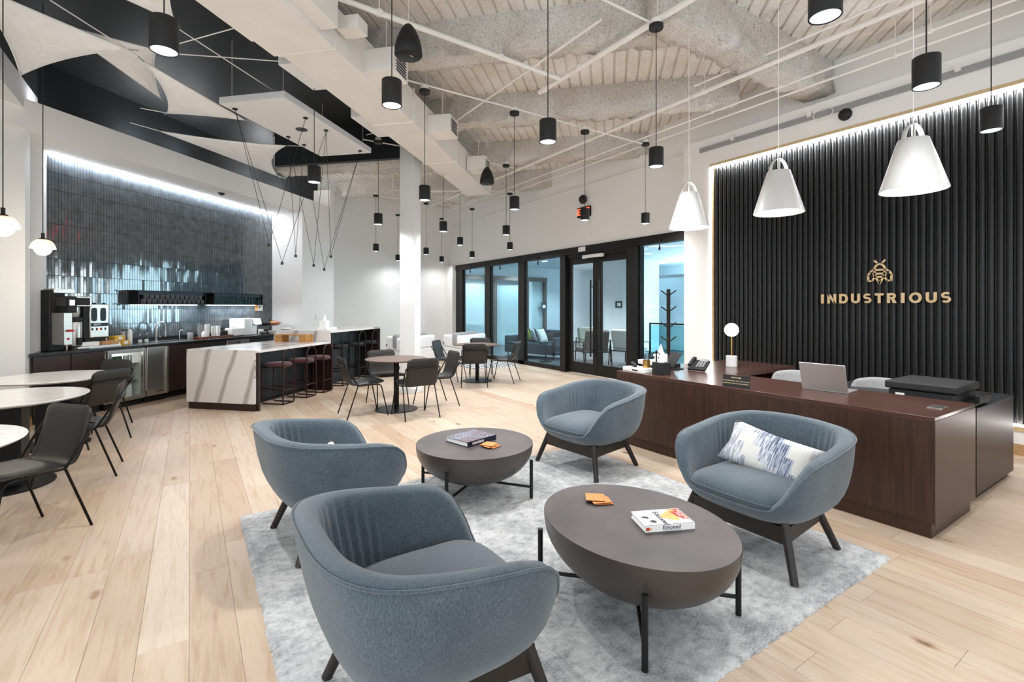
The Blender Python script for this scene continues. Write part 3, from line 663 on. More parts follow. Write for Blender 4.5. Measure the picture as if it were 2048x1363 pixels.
def stk(pts, w_=.02):
    out = []
    for (x0_, z0_), (x1_, z1_) in zip(pts, pts[1:]):
        d = Vector((x1_ - x0_, z1_ - z0_)); d.normalize(); n_x, n_z = -d.y * w_ / 2, d.x * w_ / 2; ex, ez = d.x * w_ * .3, d.y * w_ * .3
        out.append([(x0_ - ex + n_x, z0_ - ez + n_z), (x1_ + ex + n_x, z1_ + ez + n_z), (x1_ + ex - n_x, z1_ + ez - n_z), (x0_ - ex - n_x, z0_ - ez - n_z)])
    return out
bp(ring_poly(.062, .075, .021, 0, 180, 0, .03, 16))                       # head and shoulders
bp([[(-.062, .015), (.062, .015), (.062, .037), (-.062, .037)], [(-.055, -.03), (.055, -.03), (.06, -.008), (-.06, -.008)], [(-.04, -.068), (.04, -.068), (.048, -.046), (-.048, -.046)]])
bp(stk([(-.052, .02), (-.05, -.02), (-.04, -.06), (0, -.135), (.04, -.06), (.05, -.02), (.052, .02)], .021))
bp([[(0, -.145), (.02, -.1), (-.02, -.1)]])
for sx in (-1, 1):
    bp(stk([(sx * .06, .03), (sx * .098, .005), (sx * .118, -.035), (sx * .116, -.105), (sx * .075, -.105), (sx * .05, -.06), (sx * .062, -.01)], .019))
    bp(stk([(sx * .03, .114), (sx * .052, .138)], .018))
bee.build('bee_emblem', 'sign_gold', sg)

# ------------------------------------------------------------------ reception desk, return, credenza
d = thing('reception_desk', 'long dark walnut reception desk with plain panelled front', 'desk', (3.93, 1.10, 0))
MB().box(0, .82, 0, 2.75, .10, .752).build('carcass', 'wood_dark', d, bev=.002)
MB().box(.02, .80, .02, 2.73, 0, .10).build('plinth', 'wood_dark', d)
MB().box(0, .82, -.001, 2.751, .752, .777).build('desktop', 'wood_top', d, bev=.002)
MB().box(.0, .82, -.004, 0, .09, .752).build('end_panel', 'wood_dark', d)
g_ = MB().box(.36, .50, .06, .145, .777, .781).build('power_socket', 'steel', d, bev=.001); MB().box(.385, .475, .072, .133, .781, .7825).build('socket_lid', 'black_matte', g_)
d = thing('desk_return', 'walnut side return of the reception desk carrying the globe lamp', 'desk', (4.76, 2.98, 0))
MB().box(0, 1.25, 0, .85, .735, .777).build('desktop', 'wood_top', d, bev=.002); MB().box(1.20, 1.25, 0, .85, 0, .735).build('end_panel', 'wood_dark', d); MB().box(.0, 1.2, .80, .85, .1, .735).build('modesty_panel', 'wood_dark', d)
d = thing('credenza', 'low dark credenza standing behind the desk at the slat wall', 'cabinet', (4.97, 1.14, 0))
MB().box(0, 1.04, 0, 1.15, .05, .69).build('carcass', 'cab_wood', d, bev=.002); MB().box(-.0, 1.04, -.003, 1.153, .69, .71).build('top', 'cab_dark', d, bev=.002); MB().box(.03, 1.0, .03, 1.1, 0, .05).build('plinth', 'toe', d)
MB().box(.62, .74, .11, .2, .71, .7125).build('power_socket', 'black_matte', d)
for k in range(2): MB().box(-.012, 0, .01 + k * .57, .565 + k * .57, .06, .685).build('door', 'cab_wood', d, bev=.002)
t_ = thing('printer', 'black flatbed printer on the credenza behind reception desk', 'printer', (4.80, 1.20, .71))
MB().box(.02, .54, .03, .45, .0, .10).build('printer_body', 'black_matte', t_, bev=.01); MB().box(.0, .56, .01, .47, .105, .165).build('lid', 'black_matte', t_, bev=.012, seg=3); MB().box(.18, .52, -.05, .03, .015, .03).box(.2, .5, -.07, -.04, .04, .09).build('paper_tray', 'black_metal', t_, bev=.003)
MB().box(.0185, .0195, .34, .40, .05, .072).build('sticker', 'paper', t_)
for k in range(2):
    t_ = thing('office_chair', 'grey upholstered task chair tucked behind the %s' % ('laptop' if k else 'welcome sign'), 'chair', (5.12 + .1 * k, 2.62 - .72 * k, 0), R(180))
    rows = []
    for j in range(6):
        z = .52 + j * .058; rows.append([(-.22 - .05 * j / 5 - .10 * (abs(i - 5) / 5) ** 2 * -1, (i - 5) / 5 * (.27 - .04 * (j / 5) ** 3), z - .03 * (abs(i - 5) / 5) ** 3 * (j / 5)) for i in range(11)])
    o = MB().grid(rows).build('backrest', 'grey_fabric', t_, smooth=180); so = o.modifiers.new('solid', 'SOLIDIFY'); so.thickness = .045; sb = o.modifiers.new('sub', 'SUBSURF'); sb.levels = 1; sb.render_levels = 1
    MB().lathe([(0, .42), (.22, .42), (.25, .45), (.23, .50), (0, .51)], 24).build('seat', 'grey_fabric', t_, smooth=60); MB().cyl((0, 0), .03, .08, .42, 12).build('gas_column', 'steel', t_)
    for a in range(5): MB().tube([(0, 0, .10), (.27 * math.cos(a * 1.2566), .27 * math.sin(a * 1.2566), .05)], .018, 8).build('base_arm', 'steel', t_); MB().lathe([(0, 0), (.03, .0), (.03, .05), (0, .05)], 10, (.27 * math.cos(a * 1.2566), .27 * math.sin(a * 1.2566), 0)).build('castor', 'black_matte', t_)
    MB().tube([(-.1, 0, .44), (-.27, 0, .47), (-.28, 0, .62)], .02).build('back_bracket', 'steel', t_)
# things on the desk
DZ = .777
t_ = thing('laptop', 'silver laptop open on the reception desk, lid toward the armchairs', 'laptop', (4.40, 1.95, DZ), R(95))
MB().box(-.17, .17, -.235, 0, 0, .014).build('keyboard_base', 'silver', t_, bev=.004); MB().cbox((0, .033, .122), (.34, .008, .235), 0, 0, R(-17)).build('lid', 'silver', t_, bev=.003); MB().cbox((0, .028, .122), (.32, .002, .21), 0, 0, R(-17)).build('screen_panel', 'black_matte', t_); MB().box(-.14, .14, -.12, -.02, .014, .0148).build('keys', 'black_matte', t_)
t_ = thing('welcome_sign', 'small black tent card with gold welcome text on desk', 'sign', (3.965, 2.47, DZ), R(-82))
MB().cbox((0, .012, .052), (.235, .004, .105), 0, 0, R(-8)).build('face', 'black_matte', t_); MB().box(-.118, .118, .0, .06, 0, .003).build('foot', 'black_matte', t_)
fx = (R(90) - R(-8), 0, 0)
for tx, zz, sz in (('WELCOME', .082, .018), ("We'll be back shortly. Please check in on our", .055, .0125), ('guest book and make yourself comfortable.', .034, .0125)): text_obj('lettering', tx, sz, 'sign_gold', t_, (0, .012 - .0022 - (zz - .052) * -.1405 - .0008, zz), (R(90 - 8), 0, 0), .0003, .0002)
t_ = thing('table_lamp', 'white globe table lamp with brass stem on marble block', 'lamp', (5.33, 3.37, DZ))
MB().lathe([(0, 0), (.062, 0), (.062, .125), (0, .125)], 32).build('base', 'marble_lamp', t_, bev=.003); MB().cyl((-.0, 0), .008, .125, .36, 12).build('stem', 'gold', t_, smooth=60)
MB().lathe([(.078 * math.sin(math.pi * i / 16), .43 - .078 * math.cos(math.pi * i / 16)) for i in range(17)], 32).build('globe', 'globe', t_, smooth=180); MB().tube(bez([(.06, -.02, .01), (.09, -.05, .02), (.12, -.05, .003)]), .003, 6).build('cord', 'wire_black', t_)
t_ = thing('desk_tray', 'flat white stationery tray with a stapler slot on desk', 'tray', (4.0, 3.62, DZ), R(-8)); MB().box(-.02, .16, -.10, .22, 0, .045).build('tray_body', 'white_plastic', t_, bev=.004); MB().box(-.0215, -.0195, -.03, .06, .015, .03).build('pull', 'black_matte', t_)
t_ = thing('stapler', 'black stapler lying on the white stationery tray', 'stapler', (4.07, 3.73, DZ + .045), R(60)); MB().box(-.07, .07, -.015, .015, 0, .012).build('base', 'black_matte', t_, bev=.003); MB().cbox((0, 0, .032), (.14, .03, .02), 0, R(-8)).build('arm', 'black_matte', t_, bev=.006)
t_ = thing('pen_cup', 'gold pen cup full of dark pens on white tray', 'pen cup', (4.10, 3.58, DZ + .045)); MB().lathe([(0, 0), (.036, 0), (.04, .085), (.037, .085), (.033, .005), (0, .005)], 24).build('cup', 'gold', t_, smooth=50)
for k in range(7): a = k * .9; MB().tube([(.015 * math.cos(a), .015 * math.sin(a), .01), (.032 * math.cos(a), .032 * math.sin(a), .125 + .02 * (k % 3))], .004, 6).build('pen', 'wire_black', t_)
def tissue_box(label, loc, rz, m, w_, h_, cat='tissue box', pm='paper'):
    t_ = thing('tissue_box', label, cat, loc, rz); MB().box(-w_ / 2, w_ / 2, -w_ / 2, w_ / 2, 0, h_).build('box', m, t_, bev=.003)
    rows = []
    for j in range(7):
        f = j / 6; rows.append([((.30 + .12 * math.sin(3 * a + f * 2)) * w_ * (1 - f * .75 + .4 * math.sin(f * 3)) * math.cos(a) * .8 + f * .1 * w_, (.16 + .1 * math.sin(4 * a + 1)) * w_ * (1 - f * .8 + .3 * math.sin(f * 3)) * math.sin(a), h_ + f * w_ * .85 * (1 + .18 * math.sin(2 * a))) for a in [i * math.pi / 9 for i in range(18)]])
    MB().grid(rows, closed=True).build('tissue', pm, t_, smooth=70); return t_
tissue_box('black cube tissue box with a white tissue on the desk', (4.10, 3.38, DZ), R(-8), 'black_matte', .135, .125)
tissue_box('white cube tissue box behind the black one on desk', (4.47, 3.70, DZ + .05), R(10), 'paper', .115, .115)
tag(MB().box(4.30, 4.72, 3.62, 3.83, DZ, DZ + .05).build('paper_tray', 'black_matte', bev=.004), 'low black tray under the white tissue box on desk', 'tray')
for k in range(4): tag(MB().cbox((4.36, 3.78, DZ + .056 + k * .012), (.12, .2, .011), R(k * 3 - 4)).build('napkin_stack', 'paper'), 'folded white paper napkins stacked on the black desk tray', 'napkins', 'napkins on the desk tray')
t_ = thing('headset', 'black desk headset on its small stand near the tissues', 'headset', (4.33, 3.64, DZ + .05)); MB().tube([(0, 0, 0), (0, 0, .17)], .008).cyl((0, 0), .03, 0, .006).build('stand', 'wire_black', t_); MB().tube([(.0, .06 * math.cos(a), .09 + .06 * math.sin(a)) for a in [i * math.pi / 8 for i in range(9)]], .006).build('headband', 'wire_black', t_)
for sy in (-1, 1): MB().lathe([(0, -.012), (.028, -.012), (.028, .012), (0, .012)], 16, (0, sy * .06, .085)).build('ear_cup', 'black_matte', t_)
t_ = thing('tablet_stand', 'black tablet on a tilted stand seen from behind', 'tablet', (4.60, 3.60, DZ), R(62)); MB().cbox((0, .03, .105), (.26, .010, .185), 0, 0, R(32)).build('tablet', 'black_matte', t_, bev=.004); MB().box(-.07, .07, -.07, .10, 0, .01).build('foot', 'black_metal', t_, bev=.002); MB().cbox((0, .04, .05), (.03, .02, .10), 0, 0, R(15)).build('arm', 'black_metal', t_)
for q in ((-.06, .06), (.05, .09), (.0, .14)): MB().cyl((q[0], .052), .004, q[1], q[1] + .006, 8).build('screw', 'chrome', t_)
t_ = thing('desk_phone', 'dark desk phone with handset and keypad on the desk', 'phone', (4.70, 3.36, DZ), R(-75)); MB().cbox((0, 0, .055), (.19, .20, .03), 0, 0, R(25)).build('phone_body', 'black_matte', t_, bev=.008); MB().tube(bez([(-.075, -.09, .06), (-.075, -.04, .085), (-.075, .05, .125), (-.075, .095, .12)]), .017, 8).build('handset', 'black_matte', t_, smooth=60)
MB().cbox((.035, .06, .106), (.09, .05, .004), 0, 0, R(25)).build('display', 'silver', t_)
for i in range(3):
    for j in range(4): MB().cbox((.0 + i * .03, .015 - j * .026, .087 - j * .0118), (.02, .014, .006), 0, 0, R(25)).build('key', 'grey_fabric', t_)
# coat stand between desk and glass
t_ = thing('coat_stand', 'black coat stand with three tiers of upturned pegs', 'coat stand', (5.98, 4.80, 0)); MB().cyl((0, 0), .028, .02, 1.74, 14).build('pole', 'bronze', t_, smooth=60); MB().cyl((0, 0), .2, 0, .02, 28).build('base', 'bronze', t_)
for z in (1.64, 1.40, 1.16, .95):
    for a in (0, 90, 180, 270): MB().tube([(0, 0, z), (.11 * math.cos(R(a + 33)), .11 * math.sin(R(a + 33)), z + .085)], .009, 8).build('peg', 'bronze', t_)
# ------------------------------------------------------------------ rug
RX0, RX1, RY0, RY1 = .29, 3.43, 1.16, 3.90
n1, n2 = 240, 210; rows = []
for j in range(n2 + 1):
    r_ = []
    for i in range(n1 + 1):
        u, v = i / n1, j / n2; ed = min(i, n1 - i, j, n2 - j)
        x, y = RX0 + (RX1 - RX0) * u, RY0 + (RY1 - RY0) * v
        if ed == 0: z = .001; x += random.gauss(0, .0035); y += random.gauss(0, .0035)
        else: z = .017 + random.gauss(0, .0012)
        r_.append((x - 1.86, y - 2.53, z))
    rows.append(r_)
o = MB().grid(rows).build('area_rug', 'rug', smooth=180, loc=(1.86, 2.53, 0)); tag(o, 'mottled grey and white rug under the armchairs', 'rug')
RZ = .017

# ------------------------------------------------------------------ armchairs: bowl shell, rolled rim with piping, cushion, wooden base
def rim_h(a):                                   # a: degrees from the front
    a = abs(a)
    return lerp([(0, .335), (30, .338), (37, .350), (43, .405), (49, .485), (55, .555), (62, .602), (72, .625), (90, .642), (115, .675), (140, .705), (160, .716), (180, .72)], a)
def plan(th, k, z):
    c_, s_ = math.cos(th), math.sin(th); e = 3.5
    rr = (abs(c_ / .405) ** e + abs(s_ / .442) ** e) ** (-1 / e)
    lean = .13 * max(0, z - .26) * (1 if c_ < 0 else .25) * abs(c_) ** .7
    return (k * rr * c_ + (-lean if c_ < 0 else lean * .4), k * rr * s_)
KZ = [(.24, .52), (.25, .64), (.275, .76), (.31, .84), (.36, .905), (.44, .96), (.54, .99), (.64, 1.0), (.80, 1.005)]
def armchair(label, loc, rz):
    t_ = thing('armchair', label, 'armchair', loc, rz, 'blue armchairs on the rug'); n = 288; cols = []; pip = []
    for i in range(n):
        dg = 360 * i / n; a = dg if dg <= 180 else dg - 360; th = R(a); h = rim_h(a); prof = []
        for v in (0, .05, .12, .2, .3, .42, .55, .7, .85, .95):
            z = .24 + (h - .24) * v; k = lerp(KZ, z); prof.append((*plan(th, k, z), z))
        kt = lerp(KZ, h); prof.append((*plan(th, kt, h), h)); pip.append((*plan(th, kt + .004, h), h + .002))
        wd_ = .09 + .08 * sstep(30, 80, abs(a)) + .03 * sstep(100, 170, abs(a))            # rim width as a fraction
        up = .012 + .006 * sstep(40, 90, abs(a))
        for f, zz in ((.12, .55), (.35, 1.0), (.62, .95), (.85, .45), (1.0, -.25)):
            z = h + up * zz; prof.append((*plan(th, kt - wd_ * f, h), z))
        ki = .66; zi = .315; pl = (.0085 * math.sin(R(a * 58)) * (sstep(96, 112, abs(a)) - sstep(150, 166, abs(a))))
        for f in (.12, .28, .46, .64, .82, 1.0):
            z = h - up * .25 + (zi - h) * f; k = kt - wd_ + (ki + .06 - (kt - wd_)) * (f ** 1.02) + pl * math.sin(math.pi * f) * 1.8
            prof.append((*plan(th, k, z if z > .26 else .26), z))
        cols.append(prof)
    rows = list(zip(*cols)); mb = MB(); mb.grid([list(r_) for r_ in rows], closed=True); m_ = len(rows)
    mb.f.append(tuple(range(n))); mb.f.append(tuple((m_ - 1) * n + i for i in range(n)))
    mb.build('shell', 'tweed', t_, smooth=70)
    MB().tube(pip, .0055, 6, closed=True).build('piping', 'tweed', t_, smooth=180)
    cu = []; cp = []
    for i in range(n):
        th = 2 * math.pi * i / n; col_ = []
        a = math.degrees(th); a = a if a <= 180 else a - 360; fr = 1 - sstep(30, 70, abs(a)); ke = .765 + .105 * fr
        for f, z in ((.0, .462), (.3, .46), (.6, .452), (.82, .434), (.94, .408), (1.0, .376), (.985, .352), (.9, .338), (.0, .333)):
            col_.append((*plan(th, ke * f, .30), z - .018 * (1 - fr) * (f > .8)))
        cu.append(col_); cp.append((*plan(th, ke * 1.004, .30), .375))
    MB().grid([list(r_) for r_ in zip(*cu)], closed=True).build('seat_cushion', 'tweed', t_, smooth=80)
    MB().tube(cp, .004, 6, closed=True).build('cushion_piping', 'tweed', t_, smooth=180)
    F = [(.31, .37), (.31, -.37), (-.31, .31), (-.31, -.31)]; Tp = [(.235, .275), (.235, -.275), (-.20, .225), (-.20, -.225)]
    for (fx_, fy), (tx, ty) in zip(F, Tp): MB().tube([(tx, ty, .285), (tx * .5 + fx_ * .5, ty * .5 + fy * .5, .143), (fx_, fy, 0)], .0245, 14, r2=.0205).build('leg', 'leg_wood', t_, smooth=50)
    def rail(p, q, zt, zb):
        d_ = Vector((q[0] - p[0], q[1] - p[1], 0)); d_.normalize(); nn = Vector((-d_.y, d_.x, 0)) * .011; vs = []
        for sgn in (-1, 1):
            for (pt, ) in ((p,), (q,)):
                for z in (zb, zt): vs.append((pt[0] + nn.x * sgn, pt[1] + nn.y * sgn, z))
        return MB().add(vs, [(0, 1, 3, 2), (4, 5, 7, 6), (0, 1, 5, 4), (2, 3, 7, 6), (1, 3, 7, 5), (0, 2, 6, 4)]).build('rail', 'leg_wood', t_)
    rail((.255, .295), (.255, -.295), .262, .170); rail((-.23, .245), (-.23, -.245), .262, .170); rail((.255, .295), (-.23, .245), .262, .175); rail((.255, -.295), (-.23, -.245), .262, .175)
    MB().box(-.26, .26, -.27, .27, .235, .262).build('seat_frame', 'leg_wood', t_, bev=.01)
    MB().add([(-.375, .30, .42), (-.38, .27, .42), (-.38, .27, .45), (-.375, .30, .45)], [(0, 1, 2, 3)]).build('maker_tag', 'grey_fabric', t_)
    return t_
AC = [('blue-grey tub armchair opposite the desk with a white cushion on its seat', (.794, 3.28, RZ), R(4.6)),
      ('blue-grey tub armchair with empty seat facing the oval coffee table', (.76, 1.70, RZ), R(0)),
      ('blue-grey tub armchair with bare seat standing against the reception desk', (3.10, 3.40, RZ), R(185.4)),
      ('blue-grey tub armchair holding the striped lumbar cushion', (2.955, 1.685, RZ), R(180))]
c0_ = armchair(*AC[0])
for l_, p_, a_ in AC[1:]: copy_tree(c0_, p_, a_, l_)
q_ = pillow('lumbar_cushion', 'white and indigo striped lumbar cushion lying in armchair', 'kilim', (3.02, 1.66, .56), (0, 0, 0), .54, .29, .12)
ax_ = Vector((.16, -.96, -.20)).normalized(); az_ = Vector((-.74, -.05, .62)); az_ = (az_ - ax_ * az_.dot(ax_)).normalized(); ay_ = az_.cross(ax_)
q_.rotation_euler = Matrix((ax_, ay_, az_)).transposed().to_euler()
q_ = pillow('lumbar_cushion', 'white cushion with dark woven dashes half hidden behind armchair arm', 'cushion_white', (.70, 3.06, .50), (R(52), R(14), R(-80)), .36, .25, .12)

# ------------------------------------------------------------------ bowl coffee tables
def coffee_table(label, loc, a, b, h, legs, mats=('bowl_stone', 'bowl_top')):
    t_ = thing('coffee_table', label, 'coffee table', loc)
    zb = .085; prof = [(0, zb)] + [(math.sin(x) ** .92, zb + (h - .02 - zb) * (1 - math.cos(x))) for x in [math.pi / 2 * i / 14 for i in range(1, 15)]] + [(1.0, h)]
    MB().lathe(prof, 72, sx=a, sy=b, cap=False).build('bowl', mats[0], t_, smooth=60)
    MB().lathe([(0, h - .004), (.99, h - .004), (.9985, h - .001), (.996, h + .0008), (0, h + .0008)], 72, sx=a, sy=b).build('table_top', mats[1], t_, smooth=30)
    for x, y in legs: MB().cyl((x, y), .0135, 0, h * .76, 14).build('leg', 'black_metal', t_, smooth=50)
    for (p_, q_) in ((0, 2), (1, 3)): MB().tube([(*legs[p_], .085), (*legs[q_], .085)], .010, 8).build('cross_bar', 'black_metal', t_, smooth=50)
    return t_
rl = [(.475 * math.cos(R(a)), .475 * math.sin(R(a))) for a in (-54, 36, 126, 216)]
coffee_table('round dark bowl coffee table carrying the thick patterned book', (1.90, 3.415, RZ), .463, .463, .383, rl)
coffee_table('oval dark bowl coffee table carrying the white paperback', (1.85, 1.69, RZ), .412, .512, .403, [(-.325, -.35), (.325, -.35), (.325, .35), (-.325, .35)])
TZ1, TZ2 = RZ + .3845, RZ + .4045
b_ = thing('book', 'thick hardback with swirling star cover and dark spine', 'book', (1.895, 3.468, TZ1), R(-76))
MB().box(-.125, .125, -.15, .15, .004, .034).build('pages', 'paper', b_); MB().box(-.13, .13, -.155, .155, .034, .0385).build('front_cover', 'swirl_cover', b_); MB().box(-.13, .13, -.155, .155, 0, .004).build('back_cover', 'book_navy', b_); MB().box(.125, .131, -.155, .155, .0, .0385).build('spine', 'book_navy', b_)
text_obj('spine_title', 'UNIVERSE', .026, 'print_white', b_, (.1316, -.045, .019), (R(90), 0, R(90)), .0003, .0006, space=1.1)
b_ = thing('book', 'white paperback with orange and red cover lying on oval table', 'book', (1.93, 1.587, TZ2), R(-24)); b_.scale = (1.18, 1.18, 1.1)
MB().box(-.103, .103, -.066, .068, .003, .024).build('pages', 'paper', b_); MB().box(-.106, .106, -.07, .072, .024, .027).build('front_cover', 'print_white', b_); MB().box(-.106, .106, -.07, .072, 0, .003).build('back_cover', 'print_white', b_); MB().box(-.106, .106, -.0715, -.066, 0, .027).build('spine', 'print_white', b_)
zc = .0273
MB().prism([(.103, .068), (.103, -.035), (.078, -.03), (.060, .0), (.045, .035), (.055, .068)], zc, zc + .0003).build('cover_red_patch', 'book_red', b_)
MB().prism([(.052, .05), (.058, .012), (.066, -.030), (.045, -.045), (.012, -.02), (-.02, .0), (.005, .018), (.03, .045)], zc + .0003, zc + .0006).build('cover_orange_shape', 'book_orange', b_)
MB().prism([(.066 + .014 * math.cos(i * .5236), .052 + .010 * math.sin(i * .5236)) for i in range(12)], zc + .0006, zc + .0009).build('cover_sun', 'book_orange', b_)
text_obj('cover_title', 'Educated', .034, 'ink', b_, (-.012, -.012, zc + .001), (0, 0, R(-90)), .0002, .0002)
text_obj('cover_author', 'TARA', .013, 'print_white', b_, (.078, .012, zc + .001), (0, 0, R(-90)), .0002, .0003, space=1.4)
text_obj('cover_author', 'WESTOVER', .013, 'print_white', b_, (.092, .012, zc + .001), (0, 0, R(-90)), .0002, .0003, space=1.4)
MB().prism([(-.055 + .013 * math.cos(i * .4), -.035 + .013 * math.sin(i * .4)) for i in range(16)], zc, zc + .0004).build('cover_seal', 'ink_soft', b_)
MB().prism([(-.09, .005), (-.062, -.01), (-.06, .012), (-.08, .018)], zc, zc + .0004).build('cover_pencil', 'ink_soft', b_)
text_obj('spine_title', 'Educated', .021, 'ink', b_, (.005, -.0718, .0165), (R(90), 0, 0), .0002, .0003)
text_obj('spine_author', 'TARA WESTOVER', .0075, 'ink', b_, (.005, -.0718, .0055), (R(90), 0, 0), .0002, .0001, space=1.4)
MB().add([(-.104, -.0718, .006), (-.09, -.0718, .006), (-.09, -.0718, .021), (-.104, -.0718, .021)], [(0, 1, 2, 3)]).build('spine_pencil', 'book_red', b_); MB().add([(-.09, -.0718, .006), (-.076, -.0718, .0135), (-.09, -.0718, .021)], [(0, 1, 2)]).build('spine_pencil_tip', 'book_orange', b_)
def coasters(cx, cy, z, rots, where):
    for k, (dx, dy, a) in enumerate(rots):
        t_ = thing('coaster', '%s square orange coaster of the pile on the %s table' % (('bottom', 'middle', 'top')[k], where), 'coaster', (cx + dx, cy + dy, z + k * .006), R(a), 'orange coasters on the %s table' % where)
        MB().box(-.05, .05, -.05, .05, 0, .0045).build('cork_base', 'orange_dark', t_); MB().box(-.0505, .0505, -.0505, .0505, .0045, .0058).build('orange_face', 'orange', t_)
coasters(1.935, 3.238, TZ1, ((.012, -.012, 24), (-.008, -.004, 10), (.0, .012, 28)), 'round')
coasters(1.855, 1.965, TZ2, ((.012, -.022, -28), (.004, -.014, -22), (-.004, .012, -40)), 'oval')

# ------------------------------------------------------------------ dining tables and chairs
def round_table(label, loc, r, h, top, ped, base_r, thick=.022, rz=0, slab=False):
    t_ = thing('cafe_table', label, 'table', loc, rz)
    MB().lathe([(0, h - thick), (r - .02, h - thick), (r, h - .008), (r, h - .003), (r - .003, h), (0, h)], 64).build('table_top', top, t_, smooth=40)
    if slab:
        MB().box(-.13, .13, -.13, .13, .02, h - thick).build('pedestal', ped, t_, bev=.004); MB().lathe([(0, 0), (base_r, 0), (base_r, .014), (0, .016)], 48).build('base', ped, t_, smooth=40)
    else:
        MB().cyl((0, 0), .038, .012, h - thick, 24).build('pedestal', 'rod', t_, smooth=50); MB().lathe([(0, 0), (base_r, 0), (base_r, .010), (.05, .016), (0, .016)], 48).build('base', ped, t_, smooth=40)
round_table('round brown cafe table in front of the white column', (2.49, 6.80, 0), .437, .734, 'table_brown', 'black_metal', .30)
round_table('round brown cafe table near the glass entrance', (4.79, 8.51, 0), .437, .734, 'table_brown', 'black_metal', .30)
round_table('round white marble cafe table next to the kitchen drawers', (-1.21, 7.06, 0), .54, .734, 'marble', 'black_metal', .30, slab=True)
round_table('round white marble cafe table between the other two marble tables', (-1.28, 5.66, 0), .54, .734, 'marble', 'black_metal', .32, slab=True)
round_table('round white marble cafe table beside the diagonally turned chair', (-1.34, 3.95, 0), .54, .734, 'marble', 'black_metal', .36, slab=True)
def slab_shell(line, w_, th, corner, name, m, par, n=12):
    """padded panel: centre line in x-z, width across y, rounded outline, closed solid"""
    pts = bez([(x, 0, z) for x, z in line], 5); L_ = [0]
    for a, b in zip(pts, pts[1:]): L_.append(L_[-1] + (b - a).length)
    T_ = L_[-1]; rows_t = []; rows_b = []
    for i, p_ in enumerate(pts):
        d_ = pts[min(i + 1, len(pts) - 1)] - pts[max(i - 1, 0)]; d_.normalize(); nn = Vector((-d_.z, 0, d_.x))
        def cut(dist, r_): return r_ - math.sqrt(max(0, r_ * r_ - (r_ - min(dist, r_)) ** 2))
        e0, e1 = corner; ww = w_ / 2 - max(cut(L_[i], e0) if e0 else 0, cut(T_ - L_[i], e1) if e1 else 0)
        rt, rb = [], []
        for k in range(n + 1):
            u = k / n * 2 - 1; edge = (1 - abs(u) ** 6) ** .5; ende = min(1, (min(L_[i], T_ - L_[i]) / th + .02)) ** .5; tt = th / 2 * max(.02, edge * ende)
            rt.append(p_ + nn * tt + Vector((0, u * ww, 0))); rb.append(p_ - nn * tt + Vector((0, u * ww, 0)))
        rows_t.append(rt); rows_b.append(rb)
    mb = MB(); mb.grid(rows_t); mb.grid(rows_b); o = mb.build(name, m, par, smooth=60)
    bm = bmesh.new(); bm.from_mesh(o.data); bmesh.ops.remove_doubles(bm, verts=bm.verts, dist=.0009); bmesh.ops.recalc_face_normals(bm, faces=bm.faces); bm.to_mesh(o.data); bm.free(); return o
def cafe_chair(label, loc, rz, group):
    t_ = thing('cafe_chair', label, 'chair', loc, rz, group)
    slab_shell([(.245, .452), (.22, .464), (.10, .458), (-.04, .448), (-.15, .445)], .45, .046, (.07, 0), 'seat', 'leather', t_)
    slab_shell([(-.125, .436), (-.19, .455), (-.225, .52), (-.25, .60), (-.275, .70), (-.298, .805)], .445, .036, (0, .055), 'backrest', 'leather_back', t_)
    for sy in (-1, 1):
        MB().tube([(.275, sy * .24, 0), (.19, sy * .215, .40), (.165, sy * .21, .428), (.12, sy * .208, .432)], .0085, 8).build('leg', 'rod', t_, smooth=60)
        MB().tube([(-.275, sy * .24, 0), (-.13, sy * .222, .425)], .0085, 8).build('leg', 'rod', t_, smooth=60)
        MB().tube([(.12, sy * .208, .432), (-.13, sy * .222, .427)], .0085, 8).build('seat_rail', 'rod', t_, smooth=60)
        MB().tube([(-.13, sy * .226, .43), (-.21, sy * .236, .56), (-.283, sy * .236, .672), (-.300, sy * .225, .688)], .0085, 8).build('back_rod', 'rod', t_, smooth=60)
    MB().tube([(-.300, -.225, .688), (-.303, 0, .69), (-.300, .225, .688)], .0085, 8).build('back_bar', 'rod', t_, smooth=60)
    return t_
def ang(dx, dy): return math.atan2(dy, dx)
GA, GB, GC = 'chairs around the brown table by the column', 'chairs around the brown table by the entrance', 'chairs at the marble tables'
CH = [('black cafe chair at the column table, seat toward the glass doors', (1.985, 6.73), ang(1, .0), GA),
      ('black cafe chair at the column table, turned back toward the column', (2.50, 7.22), ang(0, -1), GA),
      ('black cafe chair at the column table, its back to the armchairs', (2.55, 6.235), ang(0.02, 1), GA),
      ('black cafe chair at the column table, on the side of the glass doors', (3.09, 6.745), ang(-1, .03), GA),
      ('black cafe chair at the entrance table, its back to the armchairs', (4.455, 8.04), ang(.45, .89), GB),
      ('black cafe chair at the entrance table, right before the glass doors', (5.19, 8.15), ang(-.66, .75), GB),
      ('black cafe chair at the entrance table, next to a white sofa and the glass', (5.15, 8.99), ang(-.45, -.89), GB),
      ('black cafe chair at the entrance table, on the side of the bar', (4.35, 8.85), ang(.66, -.75), GB),
      ('black cafe chair turned diagonally, foremost at the marble tables', (-.92, 4.335), ang(-.76, -.65), GC),
      ('black cafe chair sideways at the middle marble table', (-.81, 5.70), ang(-1, 0), GC),
      ('black cafe chair showing its back bar at the marble table by the drawers', (-.92, 6.97), ang(-.75, .66), GC),
      ('black cafe chair between the marble table and the glass-door fridge', (-.97, 7.78), ang(-.62, -.78), GC)]
ch0 = cafe_chair(CH[0][0], (*CH[0][1], 0), CH[0][2], CH[0][3])
for l_, p_, a_, g_ in CH[1:]: copy_tree(ch0, (*p_, 0), a_, l_, g_)

